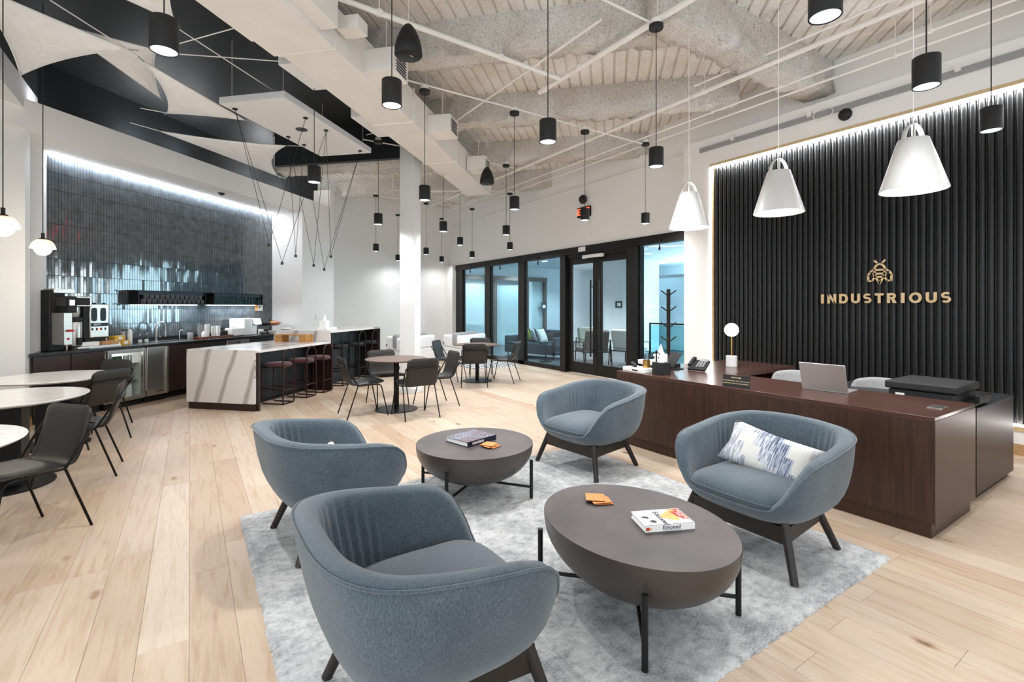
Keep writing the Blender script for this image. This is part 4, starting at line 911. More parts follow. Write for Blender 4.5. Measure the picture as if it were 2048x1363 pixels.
# ------------------------------------------------------------------ kitchen island and bar (45 degree grid)
kz = lambda s, t, z=0: (*K(s, t), z)
i_ = thing('kitchen_island', 'white veined quartz island with waterfall end and toe kick', 'island', kz(6.03, 4.90), K45)
MB().box(-.02, 1.83, .0, 1.17, .825, .864).build('worktop', 'quartz', i_, bev=.003); MB().box(-.022, .018, .04, 1.17, .10, .826).build('waterfall_end', 'quartz', i_, bev=.003)
MB().box(.018, .05, .0, 1.15, .0, .825).build('end_panel', 'cab_wood', i_); MB().box(-.012, .018, .03, 1.14, 0, .10).build('toe_kick', 'cab_wood', i_); MB().box(.05, 1.80, .38, 1.14, .06, .825).build('base_cabinet', 'cab_dark', i_); MB().box(.06, 1.80, .42, 1.10, 0, .06).build('plinth', 'toe', i_)
i_ = thing('bar_counter', 'raised quartz bar counter with dark open stool bay', 'counter', kz(7.86, 4.88), K45)
MB().box(-.02, 1.86, 0, 1.17, 1.013, 1.052).build('worktop', 'quartz', i_, bev=.003); MB().box(-.02, .02, .03, 1.16, .866, 1.013).build('step_panel', 'quartz', i_, bev=.002); MB().box(0.0, .035, 0, 1.15, 0, .865).box(.022, .035, 0, 1.15, .865, 1.013).build('end_panel', 'cab_wood', i_); MB().box(1.82, 1.855, 0, 1.15, 0, 1.013).build('end_panel', 'cab_wood', i_); MB().box(.035, 1.82, .40, 1.14, 0, 1.013).build('back_panel', 'cab_dark', i_)
for a in (.28, .95):
    q = MB().box(a, a + .09, .39, .40, .73, .81).build('outlet', 'black_matte', i_, bev=.002); q2 = MB().lathe([(0, 0), (.022, 0), (.022, .003), (0, .003)], 14).build('outlet_face', 'chrome', q)
    q2.location = (a + .045, .389, .77); q2.rotation_euler.x = R(90)
def bar_stool(label, loc, sh, hh, fm, sm_, group):
    t_ = thing('bar_stool', label, 'stool', loc, K45, group); w_ = .128
    # hoop on the room side: floor bar, two uprights, arch
    r = .028; pts = [(-w_ + r, 0, .012)] + [(x, 0, z) for x, z in arc(w_ - r, .012 + r, r, -90, 0, 4)] + [(x, 0, z) for x, z in arc(0, hh - w_, w_, 0, 180, 12)] + [(x, 0, z) for x, z in arc(-w_ + r, .012 + r, r, 180, 270, 4)][:-1]
    MB().tube(pts, .011, 8, closed=True).build('hoop', fm, t_, smooth=70)
    for sx in (-1, 1): MB().tube([(sx * w_, .36, sh - .03), (sx * w_, .36, .04), (sx * w_, .345, .014), (sx * w_, .30, .012), (sx * w_ * .9, .0, .012)], .010, 8).build('leg', fm, t_, smooth=70)
    z = sh * .36; MB().tube([(-w_, 0, z), (w_, 0, z)], .009).tube([(-w_, .36, z + .03), (w_, .36, z + .03)], .009).tube([(-w_, 0, z), (-w_, .36, z + .03)], .009).tube([(w_, 0, z), (w_, .36, z + .03)], .009).build('footrest', fm, t_, smooth=70)
    MB().tube([(-w_, 0, sh - .035), (w_, 0, sh - .035), (w_, .36, sh - .035), (-w_, .36, sh - .035)], .009, 8, closed=True).build('seat_frame', fm, t_, smooth=70)
    MB().lathe([(0, -.03), (.17, -.03), (.195, -.012), (.197, .008), (.175, .026), (.1, .034), (0, .036)], 32, (0, .18, sh), sx=.95).build('seat', sm_, t_, smooth=60)
    return t_
st0 = bar_stool('burgundy arched bar stool next to the quartz waterfall end', kz(6.62, 4.84), .60, .83, 'burgundy_metal', 'burgundy', 'burgundy stools at the island')
copy_tree(st0, kz(7.20, 4.84), K45, 'burgundy arched bar stool in the middle of its row'); copy_tree(st0, kz(7.67, 4.84), K45, 'burgundy arched bar stool next to the raised bar')
st1 = bar_stool('black arched bar stool nearest the burgundy stools', kz(8.38, 4.90), .74, .99, 'black_metal', 'stool_black', 'black stools at the bar')
copy_tree(st1, kz(8.98, 4.90), K45, 'black arched bar stool in the middle of its row'); copy_tree(st1, kz(9.52, 4.90), K45, 'black arched bar stool at the far bar end')
# bamboo riser, tissue box and trays on island and bar
t_ = thing('bamboo_riser', 'small bamboo bench riser with slatted legs on the island', 'riser', kz(7.63, 5.16, .864), K45)
MB().box(-.10, .10, 0, .62, .118, .132).build('riser_top', 'bamboo', t_, bev=.002)
for a in (0, .48):
    for k in range(4): MB().box(-.10 + k * .053, -.06 + k * .053, a, a + .14, 0, .118).build('leg_slat', 'bamboo', t_, bev=.002)
tag(kobj('paper_tray', MB().box(-.17, .17, -.1, .1, 0, .04), 'paper', bev=.004, loc=kz(8.30, 5.25, 1.052)), 'flat white paper tray on the raised bar', 'tray')
tissue_box('white tissue cube standing on the bar tray', kz(8.24, 5.27, 1.092), K45, 'paper', .13, .13)
tag(kobj('plate_stack', MB().lathe([(0, 0), (.06, 0), (.1, .02), (.1, .04), (0, .04)], 24), 'white_plastic', smooth=40, loc=kz(8.05, 5.95, 1.052)), 'short stack of white plates on the bar', 'plates')
# ------------------------------------------------------------------ back counter of the kitchen
ct = tag(kobj('countertop', MB().prism([(4.67, 6.99), (9.90, 6.99), (9.90, 7.67), (5.34, 7.67)], .862, .90), 'counter_black', bev=.003), 'long black countertop along the tiled kitchen wall', 'countertop')
def base_cab(label, s0, s1, m, fronts, foot=None):
    t_ = thing('base_cabinet', label, 'cabinet', kz(s0, 7.04), K45); w_ = s1 - s0
    foot = foot or [(0, 0), (w_, 0), (w_, .62), (0, .62)]
    MB().prism(foot, .1, .86).build('carcass', m, t_); MB().prism([(x * .98 + .01 * w_, .06 + y * .85) for x, y in foot], 0, .1).build('toe_kick', 'toe', t_)
    for (a, b, z0, z1, nm) in fronts: MB().box(a * w_ + .003, b * w_ - .003, -.02, 0, z0, z1).build(nm, m, t_, bev=.002)
    return t_
base_cab('dark brown drawer unit of the back counter at the west wall', 4.73, 5.16, 'cab_wood', ((0, 1, .62, .855, 'drawer'), (0, 1, .37, .615, 'drawer'), (0, 1, .11, .365, 'drawer')), [(0, 0), (.43, 0), (.43, .42)])
base_cab('dark brown drawer unit next to the glass-door fridge', 5.165, 5.60, 'cab_wood', ((0, 1, .62, .855, 'drawer'), (0, 1, .37, .615, 'drawer'), (0, 1, .11, .365, 'drawer')), [(0, 0), (.435, 0), (.435, .62), (.17, .62), (0, .44)])
base_cab('plain dark cabinet under the sink', 6.60, 7.30, 'cab_wood', ((0, 1, .11, .855, 'door'),))
base_cab('plain dark cabinet between the sink cabinet and dishwasher', 7.305, 7.80, 'cab_dark', ((0, 1, .11, .855, 'door'),))
base_cab('plain dark double cabinet between dishwasher and fruit stand end', 8.40, 9.15, 'cab_dark', ((0, .5, .11, .855, 'door'), (.5, 1, .11, .855, 'door')))
base_cab('plain dark double cabinet under the fruit stand', 9.155, 9.91, 'cab_dark', ((0, .5, .11, .855, 'door'), (.5, 1, .11, .855, 'door')))
f_ = thing('glass_fridge', 'undercounter fridge with steel framed glass door and drinks inside', 'fridge', kz(5.62, 7.03), K45)
MB().box(0, .02, 0, .6, .09, .855).box(.56, .58, 0, .6, .09, .855).box(.02, .56, .58, .6, .09, .855).box(.02, .56, 0, .58, .09, .11).box(.02, .56, 0, .58, .84, .855).build('body', 'white_plastic', f_)
MB().box(0.01, .57, .03, .58, 0, .09).build('grille', 'toe', f_)
fd = MB().box(.0, .05, -.04, 0, .10, .85).box(.53, .58, -.04, 0, .10, .85).box(.05, .53, -.04, 0, .10, .15).box(.05, .53, -.04, 0, .80, .85).build('door', 'steel', f_, bev=.004); MB().box(.05, .53, -.022, -.016, .15, .80).build('pane', 'glass_clear', fd); MB().tube([(.545, -.07, .2), (.545, -.07, .82)], .012).build('door_handle', 'steel', fd)
for z in (.36, .62): MB().box(.03, .55, .06, .56, z, z + .008).build('shelf', 'steel', f_)
MB().box(.04, .54, .565, .575, .79, .83).build('interior_light', 'led_soft', f_)
def canister(name, label, cat, m, s, t, z, r, h, lid=None, grp=None, n=14):
    t_ = thing(name, label, cat, kz(s, t, z), K45, grp); MB().lathe([(0, 0), (r * .96, 0), (r, .01), (r, h - .01), (r * .85, h), (0, h)], n).build('body', m, t_, smooth=50)
    if lid: MB().lathe([(0, h), (r * .6, h), (r * .55, h + .02), (0, h + .022)], n).build('lid', lid, t_, smooth=50)
    return t_
for k in range(4): canister('drink_can', 'green drink can on the top fridge shelf', 'can', 'green_pack', 5.70 + k * .07, 7.14, .629, .031, .12, grp='cans in the glass fridge')
for k in range(2): canister('drink_can', 'silver drink can beside the green ones in fridge', 'can', 'steel', 5.99 + k * .07, 7.14, .629, .031, .12, grp='silver cans in the glass fridge')
def carton(label, m, s, t, z, w_, h_, g=None):
    t_ = thing('carton', label, 'carton', kz(s, t, z), K45, g); MB().box(-w_ / 2, w_ / 2, -w_ / 2, w_ / 2, 0, h_).build('body', m, t_, bev=.003); MB().extr([(-w_ / 2, h_), (w_ / 2, h_), (0, h_ + .035)], 'x', -w_ / 2, w_ / 2).build('gable', m, t_); MB().cyl((0, -w_ * .28), .014, h_ + .01, h_ + .035, 10).build('cap', 'black_matte', t_)
for k in range(2): carton('pale yellow drink carton on the middle fridge shelf', 'cream_pack', 5.72 + k * .11, 7.14, .369, .08, .19, 'yellow cartons in the fridge')
carton('blue and orange carton in the glass fridge', 'blue_pack', 5.97, 7.14, .369, .10, .20)
carton('white milk carton on the fridge bottom', 'white_plastic', 6.02, 7.14, .112, .085, .19)
f_ = thing('steel_fridge', 'undercounter fridge with plain stainless steel door', 'fridge', kz(6.215, 7.03), K45); MB().box(0, .37, 0, .6, .09, .855).build('body', 'black_matte', f_); MB().box(.01, .36, .03, .58, 0, .09).build('grille', 'toe', f_)
fd = MB().box(0, .37, -.04, 0, .10, .855).build('door', 'steel', f_, bev=.006); MB().box(.30, .33, -.065, -.04, .13, .84).build('door_handle', 'steel', fd, bev=.006); MB().box(.16, .27, -.0415, -.04, .15, .165).build('name_plate', 'black_matte', fd)
f_ = thing('dishwasher', 'steel fronted dishwasher with a notice on its panel', 'dishwasher', kz(7.82, 7.03), K45); MB().box(0, .56, 0, .6, .1, .855).build('body', 'black_matte', f_); MB().box(.02, .54, .03, .58, 0, .1).build('toe_kick', 'toe', f_); fd = MB().box(0, .56, -.03, 0, .11, .85).build('door', 'steel', f_, bev=.004); MB().box(.24, .32, -.0315, -.03, .79, .815).build('display', 'black_matte', fd); MB().box(.05, .12, -.0315, -.03, .74, .76).build('sticker', 'red', fd)
# sink and taps
t_ = thing('sink', 'dark undermount sink rim in the black countertop', 'sink', kz(6.95, 7.3, .9), K45); MB().box(-.28, .28, -.2, -.18, 0, .004).box(-.28, .28, .18, .2, 0, .004).box(-.28, -.26, -.18, .18, 0, .004).box(.26, .28, -.18, .18, 0, .004).build('rim', 'steel', t_)
t_ = thing('kitchen_tap', 'tall gooseneck pull-down tap at the kitchen sink', 'tap', kz(6.83, 7.50, .9), K45); MB().tube([(0, 0, 0), (0, 0, .22)] + [(.085 - .085 * math.cos(R(a)), 0, .22 + .10 * math.sin(R(a))) for a in range(15, 181, 15)] + [(.17, 0, .16)], .013, 10).build('spout', 'steel', t_, smooth=60); MB().cyl((.17, 0), .018, .07, .16, 12).build('spray_head', 'steel', t_, smooth=60); MB().cyl((0, 0), .025, 0, .012, 16).build('base', 'steel', t_); MB().tube([(0, -.01, .07), (-.01, -.09, .08)], .008).build('lever', 'steel', t_)
t_ = thing('filter_tap', 'small curved filtered water tap near the cup stacks', 'tap', kz(7.30, 7.52, .9), K45); MB().tube([(0, 0, 0), (0, 0, .12)] + [(.04 - .04 * math.cos(R(a)), 0, .12 + .05 * math.sin(R(a))) for a in range(20, 181, 20)], .008, 8).build('spout', 'chrome', t_, smooth=60); MB().cyl((0, 0), .018, 0, .01).build('base', 'chrome', t_)
for k in range(2):
    t_ = thing('soap_bottle', 'clear pump soap bottle beside the sink', 'bottle', kz(6.50 + k * .11, 7.45, .9), K45, 'soap bottles at the sink'); MB().lathe([(0, 0), (.032, 0), (.034, .09), (.015, .115), (.012, .12), (0, .12)], 16).build('bottle_body', 'glass_clear', t_, smooth=50); MB().tube([(0, 0, .12), (0, 0, .155), (.035, -.01, .15)], .005).cyl((0, 0), .014, .12, .132, 10).build('pump', 'chrome', t_); MB().lathe([(0, .003), (.028, .003), (.029, .05), (0, .05)], 14).build('soap', 'white_plastic', t_)
canister('canister', 'tall grey cylinder bottle on the back counter', 'bottle', 'grey_fabric', 6.22, 7.45, .9, .032, .20, 'black_matte'); canister('canister', 'tall white cylinder bottle on the back counter', 'bottle', 'white_plastic', 6.33, 7.45, .9, .033, .205, 'white_plastic')
tag(kobj('coaster_plate', MB().lathe([(0, 0), (.07, 0), (.075, .006), (0, .006)], 24), 'white_plastic', loc=kz(6.33, 7.42, .8935)), 'thin white plate under the white cylinder bottle', 'plate')
# yellow boxes, tray with tea and stirrers
for k, (ds, dz, lb) in enumerate(((0, 0, 'yellow tea box in the lower pair beside the stirrers'), (.125, 0, 'yellow tea box in the lower pair beside the cylinder bottles'), (.04, .072, 'yellow tea box resting on top of the lower pair'))):
    t_ = thing('tea_box', lb, 'box', kz(5.98 + ds, 7.32, .9 + dz), K45, 'yellow tea boxes'); MB().box(-.058 - (.02 if k == 2 else 0), .058 + (.02 if k == 2 else 0), -.06, .06, 0, .07).build('box', 'yellow_card', t_, bev=.002); MB().box(-.025, .035, -.0606, -.06, .015, .055).build('box_label', 'paper', t_)
tag(kobj('condiment_tray', MB().box(-.30, .30, -.09, .09, 0, .035), 'silver', bev=.004, loc=kz(5.58, 7.16, .9)), 'flat grey condiment tray in front of the coffee machines', 'tray')
tag(kobj('condiment_box', MB().box(-.12, .12, -.05, .05, 0, .055), 'white_plastic', bev=.004, loc=kz(5.48, 7.16, .935)), 'low white box standing on the condiment tray', 'box')
for k in range(2): tag(kobj('kraft_box', MB().box(-.06, .06, -.045, .045, 0, .05), 'kraft', bev=.003, loc=kz(5.69 + k * .12, 7.15, .9355)), 'small kraft paper box on the condiment tray', 'box', 'kraft boxes')
t_ = thing('stirrer_cup', 'kraft cup full of wooden stirrers', 'cup', kz(5.80, 7.30, .9), K45); MB().lathe([(0, 0), (.028, 0), (.036, .10), (.033, .10), (.026, .006), (0, .006)], 16).build('cup', 'kraft', t_, smooth=50)
for k in range(6): MB().tube([(.01 * math.cos(k), .01 * math.sin(k), .01), (.026 * math.cos(k), .026 * math.sin(k), .16)], .003, 4).build('stirrer', 'bamboo', t_)
for k in range(3): tag(kobj('tea_packet', MB().cbox((0, 0, .045), (.05, .006, .09), 0, 0, R(-20)), ('kraft', 'brown_tray', 'paper')[k], loc=kz(5.86 + k * .035, 7.22, .9)), ('kraft', 'brown', 'white')[k] + ' tea packet leaning by the yellow boxes', 'packet')
canister('paper_cup', 'white cup next to the yellow tea boxes', 'cup', 'white_plastic', 5.93, 7.45, .9, .04, .11)
# coffee machines
t_ = thing('coffee_brewer', 'tall steel and black coffee brewer with thermal dispenser', 'coffee machine', kz(5.13, 7.22, .9), K45)
MB().box(-.10, .09, -.02, .13, 0, .80).build('column', 'black_matte', t_, bev=.01); MB().box(-.02, .30, -.20, .20, .58, .72).build('brew_head', 'steel', t_, bev=.012); MB().box(.10, .26, -.215, -.20, .60, .70).build('label_plate', 'black_matte', t_); MB().box(-.02, .09, -.22, -.02, .50, .72).build('control_panel', 'black_matte', t_, bev=.006); MB().box(.0, .06, -.2215, -.22, .60, .67).build('screen', 'screen', t_); MB().box(-.06, .20, -.04, .14, .76, .82).build('hopper_lid', 'steel', t_, bev=.006)
MB().lathe([(0, .44), (.06, .44), (.075, .50), (.07, .58), (0, .58)], 20, (.19, -.02, 0)).build('brew_basket', 'steel', t_, smooth=50)
MB().lathe([(0, .05), (.09, .05), (.095, .08), (.095, .40), (.085, .425), (.06, .44), (0, .44)], 28, (.19, -.02, 0)).build('thermal_dispenser', 'steel', t_, smooth=40); MB().lathe([(.096, .37), (.098, .37), (.098, .43), (.07, .44), (0, .445)], 28, (.19, -.02, 0)).build('dispenser_lid', 'black_matte', t_, smooth=40); MB().box(.12, .26, -.09, .05, .0, .06).box(.16, .22, -.14, -.08, .06, .16).build('dispenser_stand', 'black_matte', t_, bev=.005); MB().lathe([(0, 0), (.13, 0), (.135, .012), (0, .014)], 28, (.20, -.06, 0)).build('drip_tray', 'steel', t_, smooth=40)
MB().box(-.08, .02, -.235, -.02, .08, .50).build('side_panel', 'steel', t_, bev=.004); MB().box(-.04, .02, -.27, -.235, .25, .28).build('faucet_lever', 'red', t_, bev=.004); MB().lathe([(0, 0), (.016, 0), (.016, .004), (0, .004)], 14).build('badge', 'red', t_).location = (-.03, -.236, .16); MB().tube([(-.03, -.21, .08), (-.03, -.21, .0)], .018, 10, r2=.008).build('spout', 'chrome', t_, smooth=50)
for o in t_.children:
    if o.name.startswith('badge'): o.rotation_euler.x = R(90)
t_ = thing('hopper_dispenser', 'steel double hopper drink dispenser with two windows', 'dispenser', kz(5.45, 7.36, .9), K45)
MB().box(0, .07, -.16, .20, .14, .60).build('side_wall', 'black_matte', t_, bev=.004); MB().box(.07, .34, -.18, .20, .14, .62).build('housing', 'steel', t_, bev=.012); MB().box(.04, .32, -.14, .18, 0, .14).build('base', 'black_matte', t_)
for a in (.09, .215): MB().prism([(a + .04 + .042 * math.copysign(abs(math.cos(q)) ** .5, math.cos(q)), .47 + .095 * math.copysign(abs(math.sin(q)) ** .5, math.sin(q))) for q in [i * .3142 for i in range(20)]], -.0005, .0015).build('hopper_window', 'board_dark', t_).rotation_euler.x = R(90)
for o in t_.children:
    if o.name.startswith('hopper_window'): o.location.y = -.18
MB().box(.085, .325, -.1825, -.18, .30, .35).build('brand_plate', 'board_dark', t_); text_obj('lettering', "PEET'S", .035, 'print_white', t_, (.17, -.1835, .325), (R(90), 0, 0), .0003, .0008)
for k in range(4): MB().box(.095 + k * .06, .115 + k * .06, -.184, -.18, .245, .28).build('button', 'black_matte', t_)
MB().box(.19, .21, -.1845, -.18, .255, .27).build('indicator', 'exit_red', t_)
for a in (.14, .27): MB().cyl((a, -.17), .022, .62, .635, 14).build('hopper_knob', 'black_matte', t_)
# cups, tray, kettle corner
tag(kobj('wooden_tray', MB().box(-.36, .36, -.12, .12, 0, .012).box(-.36, .36, -.12, -.108, .012, .04).box(-.36, .36, .108, .12, .012, .04).box(-.36, -.348, -.108, .108, .012, .04).box(.348, .36, -.108, .108, .012, .04), 'brown_tray', loc=kz(7.78, 7.26, .9)), 'brown wooden tray holding the paper cup stacks', 'tray')
def cup_stack(label, s, t, z, n, r, m='paper'):
    t_ = thing('cup_stack', label, 'cups', kz(s, t, z), K45)
    for k in range(n): MB().lathe([(0, k * .018), (r * .72, k * .018), (r, k * .018 + .095), (r * 1.04, k * .018 + .098), (r * .95, k * .018 + .096), (r * .69, k * .018 + .004)], 18).build('cup', m, t_, smooth=40)
cup_stack('tall grey paper cup stack at the tray edge', 7.52, 7.30, .912, 9, .042, 'grey_fabric'); cup_stack('tallest white paper cup stack on the wooden tray', 7.67, 7.30, .912, 9, .042); cup_stack('white paper cup stack with a lid behind it', 7.80, 7.28, .912, 7, .042); cup_stack('slim white paper cup stack on the tray', 7.93, 7.30, .912, 7, .036)
canister('lidded_jar', 'round white lidded jar in front of the cup stacks', 'jar', 'white_plastic', 7.50, 7.19, .912, .048, .11, 'white_plastic'); canister('lidded_jar', 'clear grey jar beside the water tap', 'jar', 'grey_fabric', 7.36, 7.35, .9, .045, .12)
t_ = thing('knife_block', 'black utensil caddy between cups and white toaster', 'caddy', kz(8.09, 7.34, .9), K45); MB().box(-.06, .06, -.07, .07, 0, .12).build('caddy_body', 'black_matte', t_, bev=.006)
for k in range(4): MB().tube([(-.04 + k * .026, 0, .1), (-.04 + k * .03, .01, .17 + .01 * (k % 2))], .007, 6).build('utensil', 'black_metal', t_)
t_ = thing('toaster', 'white toaster with rounded edges beside the water dispenser', 'toaster', kz(8.30, 7.26, .9), K45); MB().box(-.17, .17, -.09, .09, .012, .165).build('shell', 'white_plastic', t_, bev=.02, seg=3); MB().box(-.12, .12, -.045, -.02, .165, .1665).box(-.12, .12, .02, .045, .165, .1665).build('slot', 'black_matte', t_); MB().box(.17, .18, -.02, .02, .09, .11).build('lever', 'black_matte', t_); MB().box(-.15, .15, -.07, .07, 0, .012).build('foot', 'black_matte', t_)
t_ = thing('water_dispenser', 'white water dispenser with a tilted touch screen', 'water dispenser', kz(8.72, 7.34, .9), K45); MB().box(-.20, .02, -.12, .25, 0, .34).build('tank_body', 'white_plastic', t_, bev=.02, seg=3); MB().box(.02, .22, -.06, .25, 0, .20).build('niche_back', 'white_plastic', t_, bev=.01); MB().box(.02, .22, -.14, .25, .22, .34).build('head', 'white_plastic', t_, bev=.015, seg=3); MB().cbox((.12, -.155, .275), (.19, .012, .12), 0, 0, R(-14)).build('screen', 'screen', t_, bev=.003); MB().box(.03, .21, -.15, -.06, 0, .012).build('drip_tray', 'steel', t_); MB().cyl((.12, -.10), .012, .19, .22, 10).build('nozzle', 'chrome', t_)
# fruit stand and bowls at the counter end
t_ = thing('fruit_stand', 'two basket wire fruit stand with dark and coral baskets', 'fruit stand', kz(9.42, 7.36, .9), K45); MB().tube([(0, 0, 0), (0, 0, .33)], .006).cyl((0, 0), .08, 0, .008, 20).tube([(-.16, 0, .27), (.16, 0, .27)], .005).build('stand', 'wire_black', t_); MB().lathe([(0, .16), (.07, .165), (.12, .21), (.125, .235), (.115, .235), (.065, .175), (0, .17)], 20, (-.15, 0, 0)).build('basket', 'black_matte', t_, smooth=50); MB().lathe([(0, .16), (.07, .165), (.13, .21), (.14, .235), (.13, .235), (.065, .175), (0, .17)], 20, (.16, 0, 0)).build('basket', 'coral', t_, smooth=50)
for k in range(5): tag(kobj('fruit', MB().lathe([(.034 * math.sin(math.pi * i / 8), -.034 * math.cos(math.pi * i / 8)) for i in range(9)], 14, (.16 + .055 * math.cos(k * 1.26), .055 * math.sin(k * 1.26), .225)), ('coral', 'orange', 'yellow_card')[k % 3], smooth=180, loc=kz(9.42, 7.36, .9)), '%s fruit lying in the coral basket' % ('pink', 'orange', 'yellow', 'rosy', 'bright orange')[k], 'fruit', 'fruit in the basket')
def bowl(label, s, t, z, r, m): return tag(kobj('bowl', MB().lathe([(0, 0), (r * .5, 0), (r * .9, r * .5), (r, r * .75), (r * .94, r * .75), (r * .8, r * .45), (r * .4, r * .1), (0, r * .1)], 24), m, smooth=50, loc=kz(s, t, z)), label, 'bowl')
bowl('blue-white bowl next to the water dispenser', 9.02, 7.20, .9, .075, 'silver'); bowl('white bowl by the oranges at the counter end', 9.30, 7.20, .9, .085, 'white_plastic')
for k in range(2): tag(kobj('orange_fruit', MB().lathe([(.036 * math.sin(math.pi * i / 8), .036 - .036 * math.cos(math.pi * i / 8)) for i in range(9)], 14), 'orange', smooth=180, loc=kz(9.46 + k * .08, 7.16, .9)), 'orange lying on the counter beside the white bowl', 'fruit', 'oranges on the counter')
tag(kobj('napkin_holder', MB().box(-.05, .05, -.03, .03, 0, .10), 'white_plastic', bev=.004, loc=kz(9.15, 7.36, .9)), 'white napkin holder behind the bowls', 'napkin holder')
# wall shelves with mugs and glasses, notice on the tiles
def wall_shelf(label, s0, s1, z0, z1, up):
    t_ = thing('wall_shelf', label, 'shelf', kz(s0, 7.42, z0), K45); w_ = s1 - s0
    MB().box(-.05, w_ + .05, 0, .25, 0, .014).build('lower_board', 'black_metal', t_); MB().box(-.05, w_ + .02, .06, .25, z1 - z0, z1 - z0 + .014).build('upper_board', 'black_metal', t_)
    MB().box(0, .014, .06, .25, .014, z1 - z0).build('side_bracket', 'black_metal', t_); MB().box(w_ - .014, w_, .06, .25, .014, z1 - z0).build('side_bracket', 'black_metal', t_); MB().box(.014, w_ - .014, .09, .11, z1 - z0 - .06, z1 - z0).build('back_rail', 'board_dark', t_)
    MB().box(.02, w_ - .02, .235, .242, -.006, 0).build('shelf_light', 'led_soft', t_)
    l_ = area('shelf_lamp', (w_ / 2, .16, -.012), (R(-12), 0, 0), w_ - .1, .015, 5, (.86, .94, 1)); l_.parent = t_
wall_shelf('black wall shelf stacked with grey mugs over the sink', 6.50, 7.84, 1.515, 1.735, 1); wall_shelf('black wall shelf lined with drinking glasses', 8.03, 9.36, 1.515, 1.735, 0)
mg = thing('mug', 'grey stoneware mug in the lower row of the mug shelf', 'mug', kz(6.60, 7.51, 1.53), K45, 'grey mugs on the shelf'); MB().lathe([(0, 0), (.036, 0), (.042, .02), (.044, .075), (.040, .075), (.038, .02), (0, .008)], 16).build('cup', 'mug', mg, smooth=50); MB().tube([(-.02, -.036, .06), (-.035, -.062, .055), (-.035, -.062, .025), (-.02, -.036, .018)], .005, 6).build('handle', 'mug', mg, smooth=50)
for k in range(1, 13): copy_tree(mg, kz(6.60 + k * .097, 7.51, 1.53), K45 + random.uniform(-.3, .3))
mg2 = None
for k in range(12): copy_tree(mg, kz(6.645 + k * .097, 7.51, 1.6055), K45 + random.uniform(-.3, .3), 'grey stoneware mug stacked in the upper row')
gl = thing('drinking_glass', 'clear drinking glass in the row on the shelf', 'glass', kz(8.12, 7.50, 1.53), K45, 'glasses on the shelf'); MB().lathe([(0, 0), (.028, 0), (.035, .125), (.033, .125), (.026, .008), (0, .008)], 16).build('tumbler', 'glass_rail', gl, smooth=50)
for k in range(1, 15): copy_tree(gl, kz(8.12 + k * .083, 7.50, 1.53), K45)
t_ = thing('notice', 'white and orange notice taped to the grey tiles', 'notice', kz(9.36, 7.675, 1.39), K45); MB().box(0, .24, -.002, 0, 0, .28).build('sheet', 'paper', t_); MB().box(0, .09, -.003, -.002, 0, .28).build('orange_band', 'book_orange', t_)
for k in range(5): MB().box(.11, .22, -.003, -.002, .22 - k * .03, .228 - k * .03).build('print_line', 'ink_soft', t_)
MB().box(.13, .16, -.003, -.002, .06, .10).build('print_mark', 'ink_soft', t_)
tag(kobj('thermostat', MB().box(0, .09, -.02, 0, 0, .13), 'white_plastic', bev=.006, loc=kz(10.42, 6.9, 1.17)), 'white thermostat on the wall beyond the kitchen niche', 'thermostat')
t_ = thing('soffit_sensor', 'small black sensor under the kitchen soffit', 'sensor', kz(7.9, 7.2, 3.62), K45); MB().lathe([(0, -.045), (.03, -.04), (.05, -.02), (.055, 0)], 18).build('sensor_dome', 'black_matte', t_, smooth=60); MB().cyl((0, 0), .06, -.006, 0, 18).build('sensor_plate', 'black_matte', t_)

# ------------------------------------------------------------------ white high-backed sofas at the far glass corner
def corner_sofa(label, p, a_end, b_end):
    t_ = thing('white_sofa', label, 'sofa', (*p, 0)); P0 = Vector((0, 0)); A_ = Vector(a_end) - Vector(p); B_ = Vector(b_end) - Vector(p)
    def wallp(q0, q1, th, z0, z1, name, m, bev=.05):
        d_ = (q1 - q0).normalized(); nn = Vector((-d_.y, d_.x)); c_ = (A_ + B_) / 2 - q0
        if nn.dot(c_) < 0: nn = -nn
        pts = [q0, q1, q1 + nn * th, q0 + nn * th]; return MB().prism([tuple(x) for x in pts], z0, z1).build(name, m, t_, bev=bev, seg=3)
    wallp(P0, A_, .16, .42, .74, 'side_bolster', 'white_fabric'); wallp(P0, B_, .16, .42, .74, 'back_bolster', 'white_fabric')
    wallp(P0 + (A_ + B_) * .02, A_ * .98, .14, .06, .42, 'side_base', 'white_fabric', .02); wallp(P0 + (A_ + B_) * .02, B_ * .98, .14, .06, .42, 'back_base', 'white_fabric', .02)
    q = [(A_ + B_) * .08, B_ * .97, B_ * .97 + A_ * .75, A_ * .97]; MB().prism([tuple(x) for x in q], .10, .42).build('seat', 'grey_fabric', t_, bev=.04, seg=3)
    d_ = B_.normalized(); nn = Vector((-d_.y, d_.x)); c0 = B_ * .5 + nn * .26
    for k in (0.28, .72): c0 = B_ * k + nn * .27; MB().cbox((c0.x, c0.y, .64), (B_.length * .42, .16, .34), math.atan2(d_.y, d_.x)).build('back_cushion', 'grey_fabric', t_, bev=.06, seg=4)
    for q in (A_ * .9 + B_ * .1, B_ * .9, (A_ + B_) * .05): MB().cyl((q.x, q.y), .02, 0, .1, 10).build('leg', 'black_metal', t_)
    MB().cbox((A_.x * .93 - .005, A_.y * .93, .52), (.02, .03, .05)).build('power_button', 'black_matte', t_)
corner_sofa('white high-backed sofa with grey cushions behind the column', (4.15, 11.0), (4.1, 11.95), (5.45, 11.95)); corner_sofa('white high-backed sofa with grey cushions in front of glass corner', (5.72, 10.95), (5.66, 11.95), (6.95, 11.85))
tag(MB().box(5.6, 6.95, 10.05, 11.35, 0, .012).build('patterned_rug', 'geo_rug'), 'black and white geometric rug beneath the far white sofa', 'rug')
